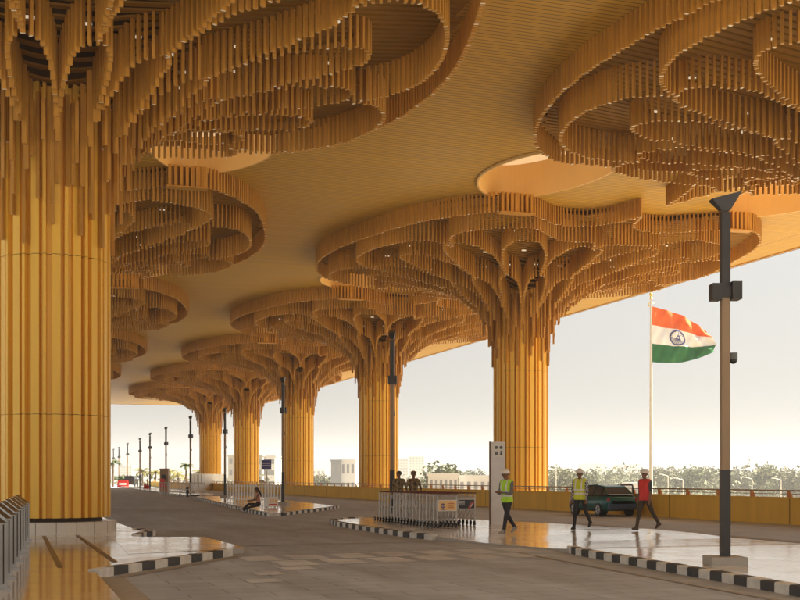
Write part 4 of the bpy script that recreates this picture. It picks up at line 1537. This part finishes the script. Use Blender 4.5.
# ------------------------------------------------------------------ trees beyond the parapet
def leaf_cloud(m, c, rad, n, size, mat, rr):
    for _ in range(n):
        while True:
            p = V(rr.uniform(-1, 1), rr.uniform(-1, 1), rr.uniform(-1, 1))
            if .35 < p.length < 1: break
        p = V(p.x * rad[0], p.y * rad[1], p.z * rad[2]) + c
        a = V(rr.gauss(0, 1), rr.gauss(0, 1), rr.gauss(0, .6)).normalized(); b = a.cross(V(rr.gauss(0, 1), rr.gauss(0, 1), rr.gauss(0, 1))).normalized()
        s = size * rr.uniform(.6, 1.3)
        m.add([p - a * s - b * s * .5, p + a * s - b * s * .6, p + a * s * .8 + b * s * .6, p - a * s * .7 + b * s * .5], [(0, 1, 2, 3)], mat)


def tree(seed, h, rad, mat, n=2200, size=.24):
    rr = random.Random(seed)
    r = thing('tree', 'x', 'tree', (0, 0, 0), 0, 'separate trees on the hazy ground beyond the parapet')
    m = MB()
    m.tube((0, 0, -.2), (rr.uniform(-.3, .3), 0, h * .55), .32, .2, M['bark'], 8)
    for k in range(5):
        a = 2 * pi * k / 5 + rr.uniform(-.4, .4)
        m.tube((0, 0, h * rr.uniform(.32, .5)), (math.cos(a) * rad * .6, math.sin(a) * rad * .6, h * rr.uniform(.65, .85)), .14, .05, M['bark'], 6)
    m.build('trunk', r)
    m = MB()
    for k in range(9):
        a = rr.uniform(0, 2 * pi); q = rr.uniform(0, .65) * rad
        c = V(math.cos(a) * q, math.sin(a) * q, h * rr.uniform(.55, .9))
        s = rad * rr.uniform(.35, .6)
        leaf_cloud(m, c, (s, s, s * .7), n // 9, size, mat, rr)
    m.build('crown', r)
    return r


T = [tree(21, 11, 5.0, M['leaf']), tree(22, 13, 5.5, M['leaf_b']), tree(23, 9, 4.5, M['leaf_b'])]
TK = [kids(t) for t in T]
used = [False] * 3
TL = [(437, 466, 185, 'loose round tree left end of the site office'), (556, 467, 260, 'scrubby tree just right of the column behind the totem'), (566, 470, 240, 'low tree left of the yellow vest walker, in the hazy wood'),
      (591, 472, 265, 'hazy tree directly behind the car roof'), (655, 466, 320, 'tree whose crown stands behind the flagpole'), (672, 467, 330, 'broad hazy tree right of the flagpole'),
      (690, 468, 300, 'hazy tree midway between flagpole and near lamp post'), (705, 466, 340, 'tall hazy tree left of the near lamp post'), (740, 467, 330, 'hazy tree right of the near lamp post'),
      (762, 466, 300, 'high crowned tree in the wood right of the near lamp post'), (784, 468, 320, 'hazy tree near the right frame edge'), (797, 470, 300, 'tree cut by the right edge of the frame'),
      (505, 472, 300, 'hazy tree peeping out between site shed and totem'), (445, 471, 300, 'dim tree above the left half of the site office'), (462, 472, 310, 'dim tree above the roof of the site shed'), (478, 471.5, 305, 'rounded dim tree above the shed left of the totem'),
      (311, 473, 330, 'dim tree between the fourth column and the grey block'), (322, 474, 320, 'low dim tree left of the grey block')]
for i, (x, ytop, z, lb) in enumerate(TL):
    p = at(x, z, -8)
    top = EYE + (HZ - ytop) * z / F + 8
    k = i % 3
    hh = (11, 13, 9)[k]
    sc = top / hh
    w = max(.75, sc * .9)
    if not used[k]:
        used[k] = True
        T[k].location = p; T[k].scale = (w, w, sc); T[k]['label'] = lb
    else:
        dup(T[k], p, rnd.uniform(0, 6), lb, scale=(w, w, sc), tree=TK[k])
# the far wood as one mass of leaf clumps with trunks lost inside
rr = random.Random(99)
m = MB()
for i in range(420):
    z = rr.uniform(300, 620); x = rr.uniform(420, 900) if i % 6 else rr.uniform(90, 420)
    p = at(x, z, 0)
    big = rr.uniform(4, 7)
    leaf_cloud(m, V(p.x, p.y, -8 + big * .75 + rr.uniform(0, 4.5) * (1 if x > 540 else .4)), (big * 1.2, big * 1.2, big * .8), 130, .5, M['leaf'] if rr.random() < .5 else M['leaf_b'], rr)
w = m.build('distant_woodland')
tag(w, 'hazy band of scrubby woodland along the horizon', 'woodland', kind='stuff')
m = MB()
for i in range(900):
    z = rr.uniform(75, 300); x = rr.uniform(300, 860)
    p = at(x, z, 0)
    big = rr.uniform(1.0, 3.0)
    leaf_cloud(m, V(p.x, p.y, -8 + big * .5), (big * 1.3, big * 1.3, big * .7), 16, .45, M['leaf_b'], rr)
w = m.build('scrub')
tag(w, 'pale low scrub on the ground beyond the parapet', 'scrub', kind='stuff')

# street lamps on the lower road beyond the parapet
def street(label, x, ytop, z, first=[None]):
    top = EYE + (HZ - ytop) * z / F + 8
    if first[0] is None:
        r = thing('street_lamp', label, 'street lamp', at(x, z, -8), 0, 'pale street lamps on the lower road')
        m = MB(); m.tube((0, 0, 0), (0, 0, 10), .11, .07, M['polewhite'], 8); m.build('pole', r)
        m = MB(); m.path([(0, 0, 10), (-1.2, 0, 10.3)], .05, M['polewhite']); m.build('arm', r)
        m = MB(); m.box((-1.4, 0, 10.3), (.6, .22, .1), M['white']); m.build('lamp_head', r)
        first[0] = r
    else:
        r = dup(first[0], at(x, z, -8), 0, label)
    r.scale = (1, 1, top / 10)


street('pale street lamp post left of the walking yellow vest', 556, 470, 180)
street('pale street lamp post right of the red vest walker', 668, 476, 190)
street('pale street lamp post halfway from flagpole to lamp post', 683, 480, 170)
street('pale street lamp post right of the near dark lamp post', 752, 479, 175)
street('pale street lamp post near the right edge, beyond the wall', 781, 480, 180)

# ------------------------------------------------------------------ flag and flagpole
zf = 112.0
pf = at(651, zf, -8)
top = EYE + (HZ - 299) * zf / F
r = thing('flagpole', 'tall pale flagpole with a gold finial beyond the parapet', 'flagpole', pf)
m = MB(); m.tube((0, 0, 0), (0, 0, top + 8), .20, .10, M['polewhite'], 14); m.build('pole', r)
m = MB(); m.tube((0, 0, top + 8), (0, 0, top + 8.25), .2, .06, M['goldfinial'], 12); m.ell((0, 0, top + 8.42), (.17, .17, .2), M['goldfinial'], 14, 8); m.tube((0, 0, top + 8.55), (0, 0, top + 8.8), .05, .02, M['goldfinial'], 8)
m.build('finial', r)
m = MB(); m.path([(-.3, 0, top + 7.6), (.3, 0, top + 7.6)], .04, M['goldfinial']); m.path([(-.25, 0, top + 7.6), (-.25, 0, top + 7.3), (0, 0, top + 7.2)], .03, M['goldfinial']); m.build('pulley', r)
# cloth
hz_ = (362 - 306) * zf / F; fl = (715 - 651) * zf / F
zt0 = EYE + (HZ - 306) * zf / F
nu, nv = 60, 36
m = MB()
vs = []
wheel_c = (0.42, 0.5)


def flagpt(u, v):
    # u along the fly, v from the top; droop and folds
    topd = u ** 1.05 * hz_ * .44 - math.sin(u * pi) * .22
    botd = -u ** 2.2 * hz_ * .17 + math.sin(u * pi) * .20
    zt = zt0 - topd; zb = zt0 - hz_ - botd
    z = zt + (zb - zt) * v
    ln = fl * (1 - .10 * abs(v - .62) * u * 2 * (1 if v < .62 else .5))
    x = u * ln
    y = .42 * u * math.sin(u * 9 + v * 2.6) + .20 * min(1, u * 2.5) * math.sin(u * 21 - v * 9) + .11 * math.sin(v * 15 + u * 13) * min(1, u * 3) + .05 * math.sin(u * 43 + v * 17)
    return V(x, y, z - EYE * 0)


for i in range(nu + 1):
    for j in range(nv + 1):
        vs.append(flagpt(i / nu, j / nv))
for mat, j0, j1 in ((M['saffron'], 0, 12), (M['flagwhite'], 12, 24), (M['flaggreen'], 24, 36)):
    fs = []
    for i in range(nu):
        for j in range(j0, j1):
            a = i * (nv + 1) + j
            fs.append((a, a + nv + 1, a + nv + 2, a + 1))
    m.add(vs, fs, mat)
# 24 spoked wheel as thin strips lying on both faces
def wh(a, rad):
    u = wheel_c[0] + rad * math.cos(a) * (hz_ / fl); v = wheel_c[1] + rad * math.sin(a)
    return flagpt(u, v)


for s in (-1, 1):
    o = V(0, s * .05, 0)
    q = []
    for i in range(48):
        q += [wh(2 * pi * i / 48, .150) + o, wh(2 * pi * i / 48, .125) + o]
    m.add(q, [(2 * i, 2 * i + 1, (2 * i + 3) % 96, (2 * i + 2) % 96) for i in range(48)], M['ink_blue'])
    for k in range(24):
        a = 2 * pi * k / 24
        m.add([wh(a - .25, .02) + o, wh(a + .25, .02) + o, wh(a + .03, .13) + o, wh(a - .03, .13) + o], [(0, 1, 2, 3)], M['ink_blue'])
fo = m.build('national_flag', smooth=True, loc=(pf.x, pf.y, 0), rz=-TH)
tag(fo, 'saffron white and green flag with a blue spoked wheel flying from the pole', 'flag')

# ------------------------------------------------------------------ haze
HZD = 0.00052
m = MB(); m.box((300, 640, 15), (2600, 1800, 48), M['white'])
hz = m.build('haze')
hm = bpy.data.materials.new('haze_air'); hm.use_nodes = True
nt = hm.node_tree
nt.nodes.remove(nt.nodes['Principled BSDF'])
pv = nt.nodes.new('ShaderNodeVolumePrincipled')
pv.inputs['Color'].default_value = (0.70, 0.74, 0.80, 1)
pv.inputs['Density'].default_value = HZD
pv.inputs['Anisotropy'].default_value = 0.0
nt.links.new(pv.outputs['Volume'], nt.nodes['Material Output'].inputs['Volume'])
hz.data.materials.clear(); hz.data.materials.append(hm)
tag(hz, 'pale warm haze filling the air', 'haze', kind='stuff')

# ------------------------------------------------------------------ sky, sun, camera
SUN_EL = R(50)
SAZ = R(98)         # from +Y (road) toward +X (right)
wd = bpy.data.worlds.new('World'); S.world = wd; wd.use_nodes = True
nt = wd.node_tree
sky = nt.nodes.new('ShaderNodeTexSky'); sky.sky_type = 'NISHITA'; sky.sun_disc = False
sky.sun_elevation = SUN_EL; sky.sun_rotation = SAZ
sky.air_density = 1.0; sky.dust_density = 6.0; sky.ozone_density = 1.0; sky.altitude = 0
hs = nt.nodes.new('ShaderNodeHueSaturation'); hs.inputs['Saturation'].default_value = 0.35
tint = nt.nodes.new('ShaderNodeMix'); tint.data_type = 'RGBA'; tint.blend_type = 'MULTIPLY'
tint.inputs['Factor'].default_value = 1; tint.inputs['B'].default_value = (1.0, 0.985, 0.95, 1)
bg = nt.nodes['Background']
gm = nt.nodes.new('ShaderNodeGamma'); gm.inputs['Gamma'].default_value = 0.32
dv_ = nt.nodes.new('ShaderNodeMix'); dv_.data_type = 'RGBA'; dv_.blend_type = 'MULTIPLY'; dv_.inputs['Factor'].default_value = 1
dv_.inputs['B'].default_value = (1 / 5.0, 1 / 5.0, 1 / 5.0, 1)
sc_ = nt.nodes.new('ShaderNodeMix'); sc_.data_type = 'RGBA'; sc_.blend_type = 'MULTIPLY'; sc_.inputs['Factor'].default_value = 1
sc_.inputs['B'].default_value = (5.0, 5.0, 5.0, 1); sc_.clamp_result = False
nt.links.new(sky.outputs['Color'], dv_.inputs['A']); nt.links.new(dv_.outputs['Result'], gm.inputs['Color']); nt.links.new(gm.outputs['Color'], sc_.inputs['A'])
nt.links.new(sc_.outputs['Result'], hs.inputs['Color'])
nt.links.new(hs.outputs['Color'], tint.inputs['A'])
nt.links.new(tint.outputs['Result'], bg.inputs['Color'])
bg.inputs['Strength'].default_value = 0.043
sl = bpy.data.lights.new('Sun', 'SUN'); sl.energy = 5.0; sl.angle = R(0.6); sl.color = (1.0, 0.90, 0.74)
so = bpy.data.objects.new('Sun', sl); COL.objects.link(so)
dv = V(math.sin(SAZ) * math.cos(SUN_EL), math.cos(SAZ) * math.cos(SUN_EL), math.sin(SUN_EL))
so.rotation_euler = dv.to_track_quat('Z', 'Y').to_euler()
so.location = (60, 40, 60)

cam = bpy.data.cameras.new('Camera'); co = bpy.data.objects.new('Camera', cam); COL.objects.link(co)
co.location = (0, 0, EYE); co.rotation_euler = (R(90), 0, -TH)
cam.sensor_width = 36; cam.sensor_fit = 'HORIZONTAL'; cam.lens = F / 800 * 36
cam.shift_y = (HZ - 300) / 800
cam.clip_end = 9000; cam.clip_start = 0.1
S.camera = co
S.view_settings.view_transform = 'Standard'
S.view_settings.look = 'None'
S.view_settings.exposure = 1.95
S.view_settings.gamma = 1
S.view_settings.use_curve_mapping = False
S.render.engine = 'CYCLES'
S.cycles.use_denoising = True
S.cycles.max_bounces = 10
S.cycles.diffuse_bounces = 8
S.cycles.glossy_bounces = 4
S.cycles.volume_bounces = 1
S.cycles.sample_clamp_indirect = 8
